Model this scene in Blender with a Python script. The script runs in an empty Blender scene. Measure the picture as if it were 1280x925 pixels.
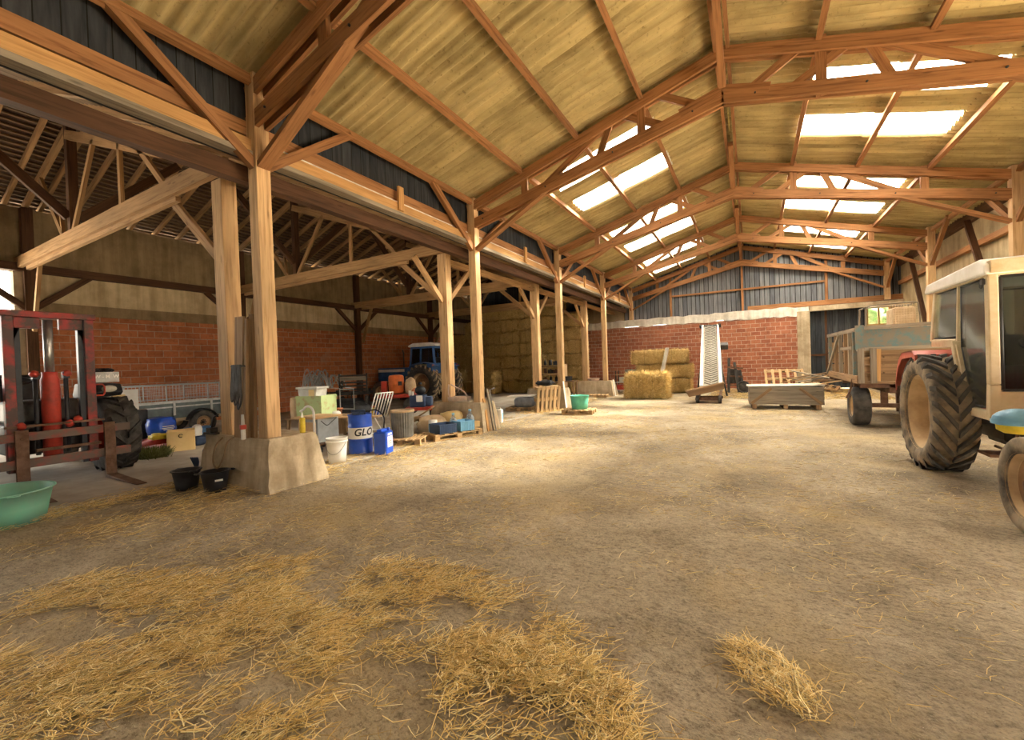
EXPOSURE, SKY, SUN, SUN_ANGLE, SUN_DIR = 1.55, 3.0, 64.0, 10.0, (-6.5, -4.6, -6.2)
OPEN_TOP, OPEN_Y0, OPEN_Y1 = 3.3, 2.6, 8.0
import bpy, bmesh, math, random
import numpy as np
from mathutils import Vector, Matrix, Euler
random.seed(7); RNG = np.random.default_rng(7)
C = bpy.context.scene.collection
PI = math.pi
def V(*a): return Vector(a)

# ------------------------------------------------------------------ materials
def nt(name):
    m = bpy.data.materials.new(name); m.use_nodes = True
    t = m.node_tree; t.nodes.clear()
    return m, t
def N(t, kind, **kw):
    n = t.nodes.new(kind)
    for k, v in kw.items():
        if k.startswith('_'): setattr(n, k[1:], v)
        else: n.inputs[k.replace('__', ' ')].default_value = v
    return n
def rgb(c): return (c[0], c[1], c[2], 1)
def ramp(t, stops):
    r = t.nodes.new('ShaderNodeValToRGB'); e = r.color_ramp.elements
    while len(e) > 1: e.remove(e[-1])
    e[0].position = stops[0][0]; e[0].color = rgb(stops[0][1])
    for p, c in stops[1:]:
        x = e.new(p); x.color = rgb(c)
    return r
def finish(t, col, rough=.8, metal=0, bumpsrc=None, bump=.2, dist=.01, spec=.3):
    p = N(t, 'ShaderNodeBsdfPrincipled'); o = t.nodes.new('ShaderNodeOutputMaterial')
    p.inputs['Roughness'].default_value = rough; p.inputs['Metallic'].default_value = metal
    p.inputs['Specular IOR Level'].default_value = spec
    if hasattr(col, 'is_linked') or isinstance(col, bpy.types.NodeSocket): t.links.new(col, p.inputs['Base Color'])
    else: p.inputs['Base Color'].default_value = rgb(col)
    if bumpsrc is not None:
        b = N(t, 'ShaderNodeBump', Strength=bump, Distance=dist)
        t.links.new(bumpsrc, b.inputs['Height']); t.links.new(b.outputs[0], p.inputs['Normal'])
    t.links.new(p.outputs[0], o.inputs[0])
    return p
def coords(t, kind='Object', scale=(1,1,1)):
    tc = t.nodes.new('ShaderNodeTexCoord'); mp = t.nodes.new('ShaderNodeMapping')
    mp.inputs['Scale'].default_value = scale
    t.links.new(tc.outputs[kind], mp.inputs[0]); return mp.outputs[0]
def noise(t, vec, scale, detail=4, rough=.55, dist=0):
    n = N(t, 'ShaderNodeTexNoise', Scale=scale, Detail=detail, Roughness=rough, Distortion=dist)
    t.links.new(vec, n.inputs['Vector']); return n.outputs[0]
def mix(t, a, b, fac, mode='MIX'):
    m = t.nodes.new('ShaderNodeMix'); m.data_type = 'RGBA'; m.blend_type = mode
    for s, v in ((m.inputs[0], fac), (m.inputs[6], a), (m.inputs[7], b)):
        if isinstance(v, bpy.types.NodeSocket): t.links.new(v, s)
        elif isinstance(v, (int, float)): s.default_value = v
        else: s.default_value = rgb(v)
    return m.outputs[2]
def plain(name, c, rough=.6, metal=0, c2=None, scale=6, bump=.0, lo=.35, hi=.65, spec=.3, dist=.01):
    m, t = nt(name)
    if c2 is None: c2 = tuple(x*.72 for x in c)
    n = noise(t, coords(t), scale, 6, .62)
    r = ramp(t, [(lo, c2), (hi, c)]); t.links.new(n, r.inputs[0])
    finish(t, r.outputs[0], rough, metal, n if bump else None, bump, dist, spec)
    return m
def wood(name, c, dark, gs=(1.3, 26, 26), knots=.5, rough=.75):
    """sawn timber; u of the UV map runs along the grain, in metres"""
    m, t = nt(name)
    uv = coords(t, 'UV', (gs[0], gs[1], 1))
    n = noise(t, uv, 1.0, 5, .6, .6)
    big = noise(t, coords(t, 'UV', (.7, 2.2, 1)), 1.0, 3)
    r = ramp(t, [(.28, dark), (.5, tuple(a*.75+b*.25 for a, b in zip(c, dark))), (.72, c)]); t.links.new(n, r.inputs[0])
    r2 = ramp(t, [(.3, (.62,.60,.56)), (.7, (1.12,1.1,1.06))]); t.links.new(big, r2.inputs[0])
    col = mix(t, r.outputs[0], r2.outputs[0], .8, 'MULTIPLY')
    k = N(t, 'ShaderNodeTexVoronoi', Scale=1.0); t.links.new(coords(t, 'UV', (1.5, 6, 1)), k.inputs['Vector'])
    kr = ramp(t, [(.05, (1,1,1)), (.12, (0,0,0))]); t.links.new(k.outputs['Distance'], kr.inputs[0])
    kf = t.nodes.new('ShaderNodeMath'); kf.operation = 'MULTIPLY'; kf.inputs[1].default_value = knots
    t.links.new(kr.outputs[0], kf.inputs[0])
    col = mix(t, col, tuple(x*.35 for x in dark), kf.outputs[0])
    oi = t.nodes.new('ShaderNodeObjectInfo')
    rr = ramp(t, [(0, (.82,.80,.78)), (1, (1.15,1.13,1.1))]); t.links.new(oi.outputs['Random'], rr.inputs[0])
    col = mix(t, col, rr.outputs[0], .8, 'MULTIPLY')
    finish(t, col, rough, 0, n, .35, .008, .2)
    return m
M = {}
M['post'] = wood('post_timber', (.72,.50,.28), (.38,.225,.105))
M['roof_timber'] = wood('roof_timber', (.41,.205,.09), (.17,.075,.03))
M['beam'] = wood('pale_beam', (.64,.38,.16), (.38,.20,.075))
M['dark_timber'] = wood('dark_timber', (.13,.065,.035), (.05,.026,.014))
M['aisle_timber'] = wood('aisle_timber', (.50,.31,.15), (.26,.145,.065))
M['grey_wood'] = wood('grey_wood', (.34,.295,.235), (.13,.108,.082))
M['pallet_wood'] = wood('pallet_wood', (.56,.38,.20), (.30,.19,.09))
M['old_board'] = wood('old_board', (.38,.25,.14), (.15,.09,.05))
M['batten'] = wood('roof_batten', (.32,.215,.125), (.13,.08,.045))

def boards_mat(name, c, c2, w=.2, gap=.012, gapc=(.012,.011,.01)):
    """weathered upright planks: u across (m), v up (m)"""
    m, t = nt(name)
    uv = coords(t, 'UV'); s = t.nodes.new('ShaderNodeSeparateXYZ'); t.links.new(uv, s.inputs[0])
    d = t.nodes.new('ShaderNodeMath'); d.operation = 'DIVIDE'; d.inputs[1].default_value = w; t.links.new(s.outputs[0], d.inputs[0])
    f = t.nodes.new('ShaderNodeMath'); f.operation = 'FRACT'; t.links.new(d.outputs[0], f.inputs[0])
    fl = t.nodes.new('ShaderNodeMath'); fl.operation = 'FLOOR'; t.links.new(d.outputs[0], fl.inputs[0])
    wn = t.nodes.new('ShaderNodeTexWhiteNoise'); wn.noise_dimensions = '1D'; t.links.new(fl.outputs[0], wn.inputs['W'])
    g = t.nodes.new('ShaderNodeMath'); g.operation = 'LESS_THAN'; g.inputs[1].default_value = gap/w*1.0; t.links.new(f.outputs[0], g.inputs[0])
    n = noise(t, coords(t, 'UV', (14, 1.2, 1)), 1.0, 5, .6, .4)
    r = ramp(t, [(.3, c2), (.7, c)]); t.links.new(n, r.inputs[0])
    rr = ramp(t, [(0, (.6,.62,.65)), (1, (1.3,1.25,1.2))]); t.links.new(wn.outputs[0], rr.inputs[0])
    col = mix(t, r.outputs[0], rr.outputs[0], .8, 'MULTIPLY')
    col = mix(t, col, gapc, g.outputs[0])
    finish(t, col, .85, 0, n, .3, .01, .15)
    return m
M['tar_boards'] = boards_mat('tarred_boards', (.055,.060,.068), (.022,.024,.028))
M['gable_boards'] = boards_mat('gable_boards', (.20,.215,.235), (.105,.11,.12), .21, .028)
M['door_boards'] = boards_mat('door_boards', (.065,.075,.085), (.03,.033,.038), .22)

def brick_mat(name, c, c2, mortar):
    m, t = nt(name)
    uv = coords(t, 'UV')
    wob = noise(t, uv, 6.0, 3)
    b = N(t, 'ShaderNodeTexBrick', Scale=1.0)
    b.inputs['Brick Width'].default_value = .42; b.inputs['Row Height'].default_value = .2
    b.inputs['Mortar Size'].default_value = .011; b.inputs['Mortar Smooth'].default_value = .25; b.inputs['Bias'].default_value = -.1
    b.inputs['Color1'].default_value = rgb(c); b.inputs['Color2'].default_value = rgb(c2); b.inputs['Mortar'].default_value = rgb(mortar)
    t.links.new(uv, b.inputs['Vector'])
    n = noise(t, uv, 1.1, 6, .65)
    r = ramp(t, [(.25, (.42,.38,.36)), (.45, (.9,.88,.86)), (.75, (1.2,1.15,1.1))]); t.links.new(n, r.inputs[0])
    col = mix(t, b.outputs['Color'], r.outputs[0], .75, 'MULTIPLY')
    n2 = noise(t, uv, 9, 5, .7)
    r2 = ramp(t, [(.30, (.55,.5,.48)), (.5, (1,1,1))]); t.links.new(n2, r2.inputs[0])
    col = mix(t, col, r2.outputs[0], .7, 'MULTIPLY')
    n3 = noise(t, coords(t, 'UV', (.8, .5, 1)), 1.3, 5, .6)
    r3 = ramp(t, [(.62, (0,0,0)), (.74, (.5,.5,.5))]); t.links.new(n3, r3.inputs[0])
    col = mix(t, col, mortar, r3.outputs[0])
    finish(t, col, .9, 0, b.outputs['Fac'], -.5, .012, .15)
    return m
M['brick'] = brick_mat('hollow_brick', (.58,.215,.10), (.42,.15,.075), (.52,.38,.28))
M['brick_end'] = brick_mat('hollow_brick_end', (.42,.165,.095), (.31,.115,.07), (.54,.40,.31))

def concrete(name, c, c2, scale=2.5, rough=.9, bump=.25, streak=True):
    m, t = nt(name)
    v = coords(t)
    n = noise(t, v, scale, 8, .68); r = ramp(t, [(.3, c2), (.62, c)]); t.links.new(n, r.inputs[0])
    col = r.outputs[0]
    if streak:
        s = noise(t, coords(t, 'Object', (5, 5, .5)), 1.0, 4)
        r2 = ramp(t, [(.35, (.66,.62,.56)), (.6, (1.05,1.04,1.02))]); t.links.new(s, r2.inputs[0])
        col = mix(t, col, r2.outputs[0], .7, 'MULTIPLY')
    p = noise(t, v, 22, 4, .6)
    finish(t, col, rough, 0, p, bump, .015, .15)
    return m
M['concrete'] = concrete('plinth_concrete', (.58,.48,.34), (.36,.28,.18))
M['panel'] = concrete('wall_panel', (.46,.37,.225), (.29,.22,.125), 1.2)
M['panel_left'] = concrete('wall_panel_left', (.70,.57,.36), (.46,.35,.2), 1.2)
M['panel_dark'] = concrete('earth_panel', (.36,.265,.15), (.19,.135,.075), 1.2)
M['render_white'] = concrete('white_render', (.80,.77,.70), (.55,.51,.43), 3)
M['slab'] = concrete('floor_slab', (.47,.41,.33), (.29,.245,.19), 1.3, .9, .15, False)

def dirt():
    m, t = nt('packed_earth'); v = coords(t)
    n = noise(t, v, .9, 9, .68, .4); r = ramp(t, [(.28, (.175,.138,.095)), (.47, (.31,.25,.172)), (.68, (.455,.375,.27))]); t.links.new(n, r.inputs[0])
    n2 = noise(t, coords(t, 'Object', (1, 1.6, 1)), 13, 7, .72); r2 = ramp(t, [(.30, (.42,.40,.38)), (.5, (1,1,1)), (.75, (1.3,1.27,1.2))]); t.links.new(n2, r2.inputs[0])
    col = mix(t, r.outputs[0], r2.outputs[0], .8, 'MULTIPLY')
    # straw dust in drifts
    n3 = noise(t, v, .55, 6, .62); r3 = ramp(t, [(.5, (0,0,0)), (.68, (.55,.55,.55))]); t.links.new(n3, r3.inputs[0])
    col = mix(t, col, (.46,.33,.15), r3.outputs[0])
    vo = N(t, 'ShaderNodeTexVoronoi', Scale=46); t.links.new(v, vo.inputs['Vector'])
    rv = ramp(t, [(.06, (1,1,1)), (.13, (0,0,0))]); t.links.new(vo.outputs['Distance'], rv.inputs[0])
    n5 = noise(t, v, 48, 5, .7); r5 = ramp(t, [(.33, (.45,.43,.40)), (.47, (1,1,1)), (.66, (1.25,1.22,1.15))]); t.links.new(n5, r5.inputs[0])
    col = mix(t, col, r5.outputs[0], .8, 'MULTIPLY')
    nf = noise(t, v, 7, 3); rf = ramp(t, [(.42, (0,0,0)), (.56, (.9,.9,.9))]); t.links.new(nf, rf.inputs[0])
    f = mix(t, rv.outputs[0], rf.outputs[0], 1.0, 'MULTIPLY')
    col = mix(t, col, (.62,.54,.42), f)
    hb = mix(t, n2, noise(t, v, 60, 4, .7), .45)
    finish(t, col, .95, 0, hb, .9, .035, .12)
    return m
M['dirt'] = dirt()
def corr():
    m, t = nt('fibre_cement'); v = coords(t)
    n = noise(t, coords(t, 'Object', (.5, 1.2, 1)), 1.3, 7, .65); r = ramp(t, [(.3, (.29,.23,.11)), (.5, (.46,.372,.183)), (.72, (.60,.485,.25))]); t.links.new(n, r.inputs[0])
    n2 = noise(t, v, 16, 5, .7); r2 = ramp(t, [(.27, (.35,.33,.28)), (.42, (1,1,1))]); t.links.new(n2, r2.inputs[0])
    col = mix(t, r.outputs[0], r2.outputs[0], .75, 'MULTIPLY')
    s = noise(t, coords(t, 'Object', (.22, 8.5, 1)), 1.0, 4, .6); r3 = ramp(t, [(.33, (.62,.58,.52)), (.5, (.97,.96,.94)), (.66, (1.15,1.14,1.1))]); t.links.new(s, r3.inputs[0])  # random streaks stand in for light and dark of the corrugation
    col = mix(t, col, r3.outputs[0], .85, 'MULTIPLY')
    finish(t, col, .9, 0, n2, .1, .01, .1)
    return m
M['corrugated'] = corr()
M['tile'] = plain('roof_tile_underside', (.16,.10,.065), .9, 0, (.07,.045,.03), 9)
def skyl():
    m, t = nt('translucent_sheet')
    a = N(t, 'ShaderNodeBsdfTransparent', Color=(.94,.93,.90,1)); b = N(t, 'ShaderNodeBsdfTranslucent', Color=(.9,.9,.88,1))
    x = N(t, 'ShaderNodeMixShader', Fac=.85); o = t.nodes.new('ShaderNodeOutputMaterial')
    t.links.new(a.outputs[0], x.inputs[1]); t.links.new(b.outputs[0], x.inputs[2]); t.links.new(x.outputs[0], o.inputs[0])
    return m
M['skylight'] = skyl()
def glass(name, tint=(.75,.8,.78), dust=.12, dcol=(.5,.47,.4)):
    m, t = nt(name)
    a = N(t, 'ShaderNodeBsdfTransparent', Color=rgb(tint)); g = N(t, 'ShaderNodeBsdfGlossy', Color=(.9,.9,.9,1), Roughness=.06)
    d = N(t, 'ShaderNodeBsdfDiffuse', Color=rgb(dcol)); fr = N(t, 'ShaderNodeFresnel', IOR=1.35)
    x = t.nodes.new('ShaderNodeMixShader'); y = t.nodes.new('ShaderNodeMixShader'); o = t.nodes.new('ShaderNodeOutputMaterial')
    n = noise(t, coords(t), 5, 5); r = ramp(t, [(.35, (dust*.5,)*3), (.7, (dust*1.6,)*3)]); t.links.new(n, r.inputs[0])
    t.links.new(fr.outputs[0], x.inputs[0]); t.links.new(a.outputs[0], x.inputs[1]); t.links.new(g.outputs[0], x.inputs[2])
    t.links.new(r.outputs[0], y.inputs[0]); t.links.new(x.outputs[0], y.inputs[1]); t.links.new(d.outputs[0], y.inputs[2]); t.links.new(y.outputs[0], o.inputs[0])
    return m
M['glass'] = glass('cab_glass', (.80,.84,.82), .05); M['glass_dark'] = glass('dark_cab_glass', (.42,.46,.46), .06, (.2,.2,.18))
M['clear_plastic'] = glass('clear_plastic', (.82,.86,.9), .35, (.7,.74,.78))
def straw_mat():
    m, t = nt('straw_stalks')
    n = noise(t, coords(t), 9, 3); oi = t.nodes.new('ShaderNodeAttribute'); oi.attribute_name = 'tone'
    r = ramp(t, [(0, (.36,.22,.06)), (.35, (.72,.48,.15)), (.7, (.92,.68,.27)), (1, (.96,.83,.48))]); t.links.new(oi.outputs['Fac'], r.inputs[0])
    finish(t, r.outputs[0], .6, 0, None, spec=.35)
    return m
M['straw'] = straw_mat()
def bale_mat():
    m, t = nt('pressed_straw')
    v = coords(t, 'Object', (3, 3, 9)); n = noise(t, v, 6, 8, .75, 1.2)
    r = ramp(t, [(.28, (.26,.155,.05)), (.45, (.54,.36,.13)), (.60, (.74,.53,.22)), (.78, (.86,.68,.34))]); t.links.new(n, r.inputs[0])
    finish(t, r.outputs[0], .9, 0, n, 1.0, .05, .1)
    return m
M['bale'] = bale_mat()
M['rubber'] = plain('tyre_rubber', (.10,.09,.078), .85, 0, (.035,.033,.031), 7, .3)
M['dusty_rubber'] = plain('dusty_tyre', (.33,.26,.175), .9, 0, (.075,.065,.055), 5, .3)
M['sidewall'] = plain('dusty_sidewall', (.47,.36,.225), .9, 0, (.27,.20,.125), 5, .3)
M['rim_disc'] = plain('shaded_rim_disc', (.36,.215,.11), .8, 0, (.22,.12,.06), 5)  # shade of the deep rim is put into the disc colour
M['tan_rim'] = plain('dusty_rim', (.60,.43,.24), .7, 0, (.40,.26,.13), 4)
M['cream'] = plain('cream_paint', (.60,.49,.32), .45, 0, (.46,.34,.185), 4, 0, .3, .55)
M['white_roof'] = plain('white_cab_roof', (.86,.84,.80), .45, 0, (.70,.66,.58), 3)
M['red'] = plain('red_paint', (.50,.055,.035), .45, 0, (.26,.045,.03), 5, 0, .3, .55)
M['faded_red'] = plain('faded_red', (.62,.17,.13), .5, 0, (.45,.10,.07), 4)
M['blue'] = plain('tractor_blue', (.035,.13,.38), .4, 0, (.02,.075,.2), 4)
M['vivid_blue'] = plain('vivid_blue', (.02,.10,.62), .3, 0, (.015,.07,.45), 5, spec=.5)
M['light_blue'] = plain('light_blue', (.20,.46,.68), .5)
M['navy'] = plain('navy_plastic', (.04,.07,.14), .5)
M['white'] = plain('white_plastic', (.84,.83,.80), .45, 0, (.72,.70,.64), 4)
M['offwhite'] = plain('grey_white_plastic', (.66,.65,.60), .55, 0, (.5,.48,.43), 4)
M['black'] = plain('black_plastic', (.035,.037,.042), .45, 0, (.02,.02,.023), 6)
M['dark_metal'] = plain('dark_metal', (.075,.07,.065), .55, .5, (.04,.036,.033), 8)
M['rust'] = plain('rusty_steel', (.22,.13,.085), .75, .35, (.12,.06,.035), 9, .2)
M['mast_red'] = plain('worn_mast_red', (.34,.035,.03), .5, .1, (.085,.05,.04), 4.2, .1, .44, .60)
M['bar_red'] = plain('worn_bar_red', (.32,.06,.045), .6, .2, (.15,.105,.08), 5, .1, .45, .65)
M['steel'] = plain('bare_steel', (.58,.58,.56), .35, .85, (.42,.40,.38), 8)
M['galv'] = plain('galvanised', (.55,.56,.55), .5, .5, (.40,.41,.40), 10)
M['trailer_side'] = plain('grey_green_panel', (.13,.165,.165), .6, 0, (.075,.095,.095), 4)
M['teal_paint'] = plain('flaking_teal', (.12,.19,.19), .8, 0, (.20,.175,.135), 6, .2, .46, .60)
M['green_tub'] = plain('green_tub', (.17,.52,.36), .55, 0, (.25,.46,.34), 2.5)
M['sea_green'] = plain('sea_green_basin', (.13,.56,.42), .5)
M['green_crate'] = plain('worn_green', (.42,.52,.25), .65, 0, (.40,.33,.17), 7, 0, .36, .48)
M['grey_box'] = plain('grey_blue_box', (.44,.49,.52), .5, 0, (.33,.36,.38), 4)
M['plywood'] = plain('plywood', (.62,.42,.22), .7, 0, (.50,.32,.16), 3)
M['card'] = plain('beige_box', (.80,.60,.29), .7, 0, (.70,.50,.22), 3)
M['orange'] = plain('orange_plastic', (.78,.19,.05), .45)
M['yellow'] = plain('yellow_plastic', (.80,.62,.06), .45)
M['terracotta'] = plain('terracotta', (.60,.22,.10), .75)
M['pink'] = plain('pink_cloth', (.66,.32,.40), .9)
M['pale_pink'] = plain('pale_pink_plastic', (.72,.56,.46), .6)
M['grey_fabric'] = plain('grey_fabric', (.22,.23,.25), .8, 0, (.13,.135,.15), 5)
M['hose_grey'] = plain('grey_hose', (.43,.43,.41), .5, .2, (.27,.27,.26), 9)
M['brown_rope'] = plain('brown_cord', (.26,.17,.09), .8)
M['ribbed'] = plain('ribbed_grey', (.20,.195,.175), .6, 0, (.13,.125,.11), 6)
M['lamp_glass'] = plain('lamp_lens', (.62,.60,.52), .15, 0, None, 6, spec=.6)
M['amber'] = plain('amber_lens', (.80,.25,.05), .25, spec=.6)
M['red_lens'] = plain('red_lens', (.65,.06,.03), .25, spec=.6)
M['tan_cloth'] = plain('tan_sacking', (.62,.47,.30), .9, 0, (.48,.34,.2), 6)
M['weed'] = plain('dry_weed', (.22,.24,.08), .85, 0, (.11,.12,.045), 12)
M['twine'] = plain('baler_twine', (.35,.22,.08), .8)
M['tarp'] = plain('tarp', (.10,.26,.55), .5, 0, (.07,.18,.4), 6)
M['belt'] = plain('conveyor_belt', (.42,.38,.31), .85, 0, (.33,.295,.235), 7)
M['cleat'] = plain('belt_cleat', (.20,.18,.145), .85)
M['leaf'] = plain('outdoor_foliage', (.055,.15,.018), .8, 0, (.025,.07,.009), 3)
M['outside'] = plain('outside_yard', (.55,.50,.42), .9)

# ------------------------------------------------------------------ mesh builder
class MB:
    def __init__(s): s.v = []; s.f = []; s.uv = []; s.sm = []
    def quad(s, pts, uvs=None, smooth=False):
        b = len(s.v); s.v += [tuple(p) for p in pts]; s.f.append(list(range(b, b+len(pts))))
        s.uv += list(uvs) if uvs else [(0,0)]*len(pts); s.sm.append(smooth)
    def hexa(s, P, off=None, mode='grain'):
        """P: 8 points, 0-3 start ring, 4-7 end ring"""
        P = [Vector(p) for p in P]; L = ((P[4]+P[5]+P[6]+P[7])/4-(P[0]+P[1]+P[2]+P[3])/4).length
        o = (random.random()*20, random.random()*20) if off is None else off
        s.quad([P[3],P[2],P[1],P[0]], [(o[0],o[1]),(o[0]+.05,o[1]),(o[0]+.05,o[1]+.1),(o[0],o[1]+.1)])
        s.quad([P[4],P[5],P[6],P[7]], [(o[0],o[1]),(o[0]+.05,o[1]),(o[0]+.05,o[1]+.1),(o[0],o[1]+.1)])
        acc = 0
        for i in range(4):
            j = (i+1) % 4; w = (P[j]-P[i]).length
            s.quad([P[i],P[j],P[j+4],P[i+4]], [(o[0],o[1]+acc),(o[0],o[1]+acc+w),(o[0]+L,o[1]+acc+w),(o[0]+L,o[1]+acc)]); acc += w
    def beam(s, a, b, w, h, up=(0,0,1), off=None):
        """bar from a to b: w across, h in the up direction"""
        a = Vector(a); b = Vector(b); d = (b-a).normalized(); up = Vector(up)
        if abs(d.dot(up)) > .99: up = Vector((0,1,0))
        r = d.cross(up).normalized(); u = r.cross(d).normalized()
        q = [(-1,-1),(1,-1),(1,1),(-1,1)]
        P = [a+r*(x*w/2)+u*(y*h/2) for x, y in q]+[b+r*(x*w/2)+u*(y*h/2) for x, y in q]
        s.hexa(P, off)
    def box(s, c, d, rz=0, rot=None, off=None):
        """centre, dims; grain along the longest side"""
        c = Vector(c); R = rot if rot is not None else Matrix.Rotation(rz, 3, 'Z')
        k = max(range(3), key=lambda i: d[i]); e = [Vector((1,0,0)),Vector((0,1,0)),Vector((0,0,1))]
        i, j = (k+1) % 3, (k+2) % 3
        A = R@(e[k]*(d[k]/2)); I = R@(e[i]*(d[i]/2)); J = R@(e[j]*(d[j]/2))
        q = [(-1,-1),(1,-1),(1,1),(-1,1)]
        s.hexa([c-A+I*x+J*y for x, y in q]+[c+A+I*x+J*y for x, y in q], off)
    def lohi(s, lo, hi): s.box([(a+b)/2 for a, b in zip(lo, hi)], [abs(b-a) for a, b in zip(lo, hi)])
    def wall(s, lo, hi):
        """axis box whose uv are metres along the wall (u) and up (v)"""
        x0,y0,z0 = lo; x1,y1,z1 = hi
        s.quad([(x0,y0,z0),(x1,y0,z0),(x1,y0,z1),(x0,y0,z1)], [(x0,z0),(x1,z0),(x1,z1),(x0,z1)])
        s.quad([(x1,y1,z0),(x0,y1,z0),(x0,y1,z1),(x1,y1,z1)], [(x1,z0),(x0,z0),(x0,z1),(x1,z1)])
        s.quad([(x0,y1,z0),(x0,y0,z0),(x0,y0,z1),(x0,y1,z1)], [(y1,z0),(y0,z0),(y0,z1),(y1,z1)])
        s.quad([(x1,y0,z0),(x1,y1,z0),(x1,y1,z1),(x1,y0,z1)], [(y0,z0),(y1,z0),(y1,z1),(y0,z1)])
        s.quad([(x0,y0,z1),(x1,y0,z1),(x1,y1,z1),(x0,y1,z1)], [(x0,y0),(x1,y0),(x1,y1),(x0,y1)])
        s.quad([(x0,y1,z0),(x1,y1,z0),(x1,y0,z0),(x0,y0,z0)], [(x0,y1),(x1,y1),(x1,y0),(x0,y0)])
    def tube(s, pts, r, n=8, caps=True, closed=False):
        pts = [Vector(p) for p in pts]; m = len(pts); rings = []; ref = None; acc = 0
        for i, p in enumerate(pts):
            if closed: d = (pts[(i+1) % m]-pts[i-1])
            else: d = (pts[min(i+1, m-1)]-pts[max(i-1, 0)])
            d = d.normalized() if d.length > 1e-9 else Vector((0,0,1))
            if ref is None: ref = Vector((0,0,1)) if abs(d.z) < .9 else Vector((1,0,0))
            x = (ref-d*ref.dot(d))
            x = x.normalized() if x.length > 1e-6 else d.orthogonal().normalized()
            ref = x; y = d.cross(x); ri = r[i] if hasattr(r, '__len__') else r
            rings.append([p+(x*math.cos(2*PI*k/n)+y*math.sin(2*PI*k/n))*ri for k in range(n)])
        b = len(s.v)
        for R_ in rings: s.v += [tuple(q) for q in R_]
        for i in range(m if closed else m-1):
            L = (pts[(i+1) % m]-pts[i]).length
            for k in range(n):
                k2 = (k+1) % n; i2 = (i+1) % m
                s.f.append([b+i*n+k, b+i*n+k2, b+i2*n+k2, b+i2*n+k]); s.sm.append(True)
                s.uv += [(acc,k*.03),(acc,k*.03+.03),(acc+L,k*.03+.03),(acc+L,k*.03)]
            acc += L
        if caps and not closed:
            s.f.append([b+k for k in reversed(range(n))]); s.uv += [(0,0)]*n; s.sm.append(False)
            s.f.append([b+(m-1)*n+k for k in range(n)]); s.uv += [(0,0)]*n; s.sm.append(False)
    def lathe(s, prof, c=(0,0,0), axis='z', n=32, smooth=True, closed=False, sx=1, sy=1, T=None):
        """prof: list of (r, h)"""
        c = Vector(c); b = len(s.v)
        for r, h in prof:
            for k in range(n):
                a = 2*PI*k/n; x, y = r*math.cos(a)*sx, r*math.sin(a)*sy
                p = Vector((x,y,h)) if axis == 'z' else (Vector((h,x,y)) if axis == 'x' else Vector((y,h,x)))
                if T is not None: p = T@p
                s.v.append(tuple(c+p))
        m = len(prof)
        for i in range(m if closed else m-1):
            i2 = (i+1) % m
            for k in range(n):
                k2 = (k+1) % n
                s.f.append([b+i*n+k, b+i*n+k2, b+i2*n+k2, b+i2*n+k]); s.sm.append(smooth); s.uv += [(k/n,i),((k+1)/n,i),((k+1)/n,i+1),(k/n,i+1)]
    def disc(s, c, r, axis='z', n=24):
        s.lathe([(1e-4,0),(r,0)], c, axis, n, False)
    def ball(s, c, r, sx=1, sy=1, sz=1, n=16, jit=0):
        m = n//2; prof = [(max(1e-4, math.sin(PI*i/m)), -math.cos(PI*i/m)) for i in range(m+1)]
        b = len(s.v); s.lathe([(r*p, r*h) for p, h in prof], (0,0,0), 'z', n)
        c = Vector(c)
        for i in range(b, len(s.v)):
            v = s.v[i]; j = 1+random.uniform(-jit, jit)
            s.v[i] = (c.x+v[0]*sx*j, c.y+v[1]*sy*j, c.z+v[2]*sz*j)
    def prism(s, poly, axis, a, b):
        """extrude a 2d polygon along axis ('x': poly=(y,z), 'y': poly=(x,z), 'z': poly=(x,y)) from a to b"""
        def p(q, t): return (t,q[0],q[1]) if axis == 'x' else ((q[0],t,q[1]) if axis == 'y' else (q[0],q[1],t))
        n = len(poly)
        s.quad([p(q, a) for q in reversed(poly)], [(q[0],q[1]) for q in reversed(poly)]); s.quad([p(q, b) for q in poly], [(q[0],q[1]) for q in poly])
        for i in range(n):
            q, r = poly[i], poly[(i+1) % n]
            s.quad([p(q,a),p(r,a),p(r,b),p(q,b)], [(0,0),(.1,0),(.1,b-a),(0,b-a)])
    def build(s, name, mat, parent=None, bevel=0, kind=None, label=None, fix=True):
        me = bpy.data.meshes.new(name); me.from_pydata(s.v, [], s.f)
        u = me.uv_layers.new(name='UVMap'); u.data.foreach_set('uv', [x for t in s.uv for x in t])
        me.polygons.foreach_set('use_smooth', s.sm)
        if fix:
            bm = bmesh.new(); bm.from_mesh(me); bmesh.ops.remove_doubles(bm, verts=bm.verts, dist=1e-5)
            bmesh.ops.recalc_face_normals(bm, faces=bm.faces); bm.to_mesh(me); bm.free()
        me.materials.append(M[mat] if isinstance(mat, str) else mat)
        o = bpy.data.objects.new(name, me); C.objects.link(o)
        if parent is not None: o.parent = parent
        if bevel:
            b = o.modifiers.new('bevel', 'BEVEL'); b.width = bevel; b.segments = 2; b.limit_method = 'ANGLE'; b.angle_limit = .7
        if kind: o['kind'] = kind
        if label: o['label'] = label
        return o
def one(fn, *a, **k):
    m = MB(); getattr(m, fn)(*a, **k); return m
def tag(o, label, cat, group=None, kind=None):
    o['label'] = label; o['category'] = cat
    if group: o['group'] = group
    if kind: o['kind'] = kind
    return o
def thing(name, label, cat, loc=(0,0,0), rz=0, group=None, rot=None):
    o = bpy.data.objects.new(name, None); C.objects.link(o); o.empty_display_size = .1
    o.location = loc; o.rotation_euler = rot if rot else (0,0,rz)
    return tag(o, label, cat, group)
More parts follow.
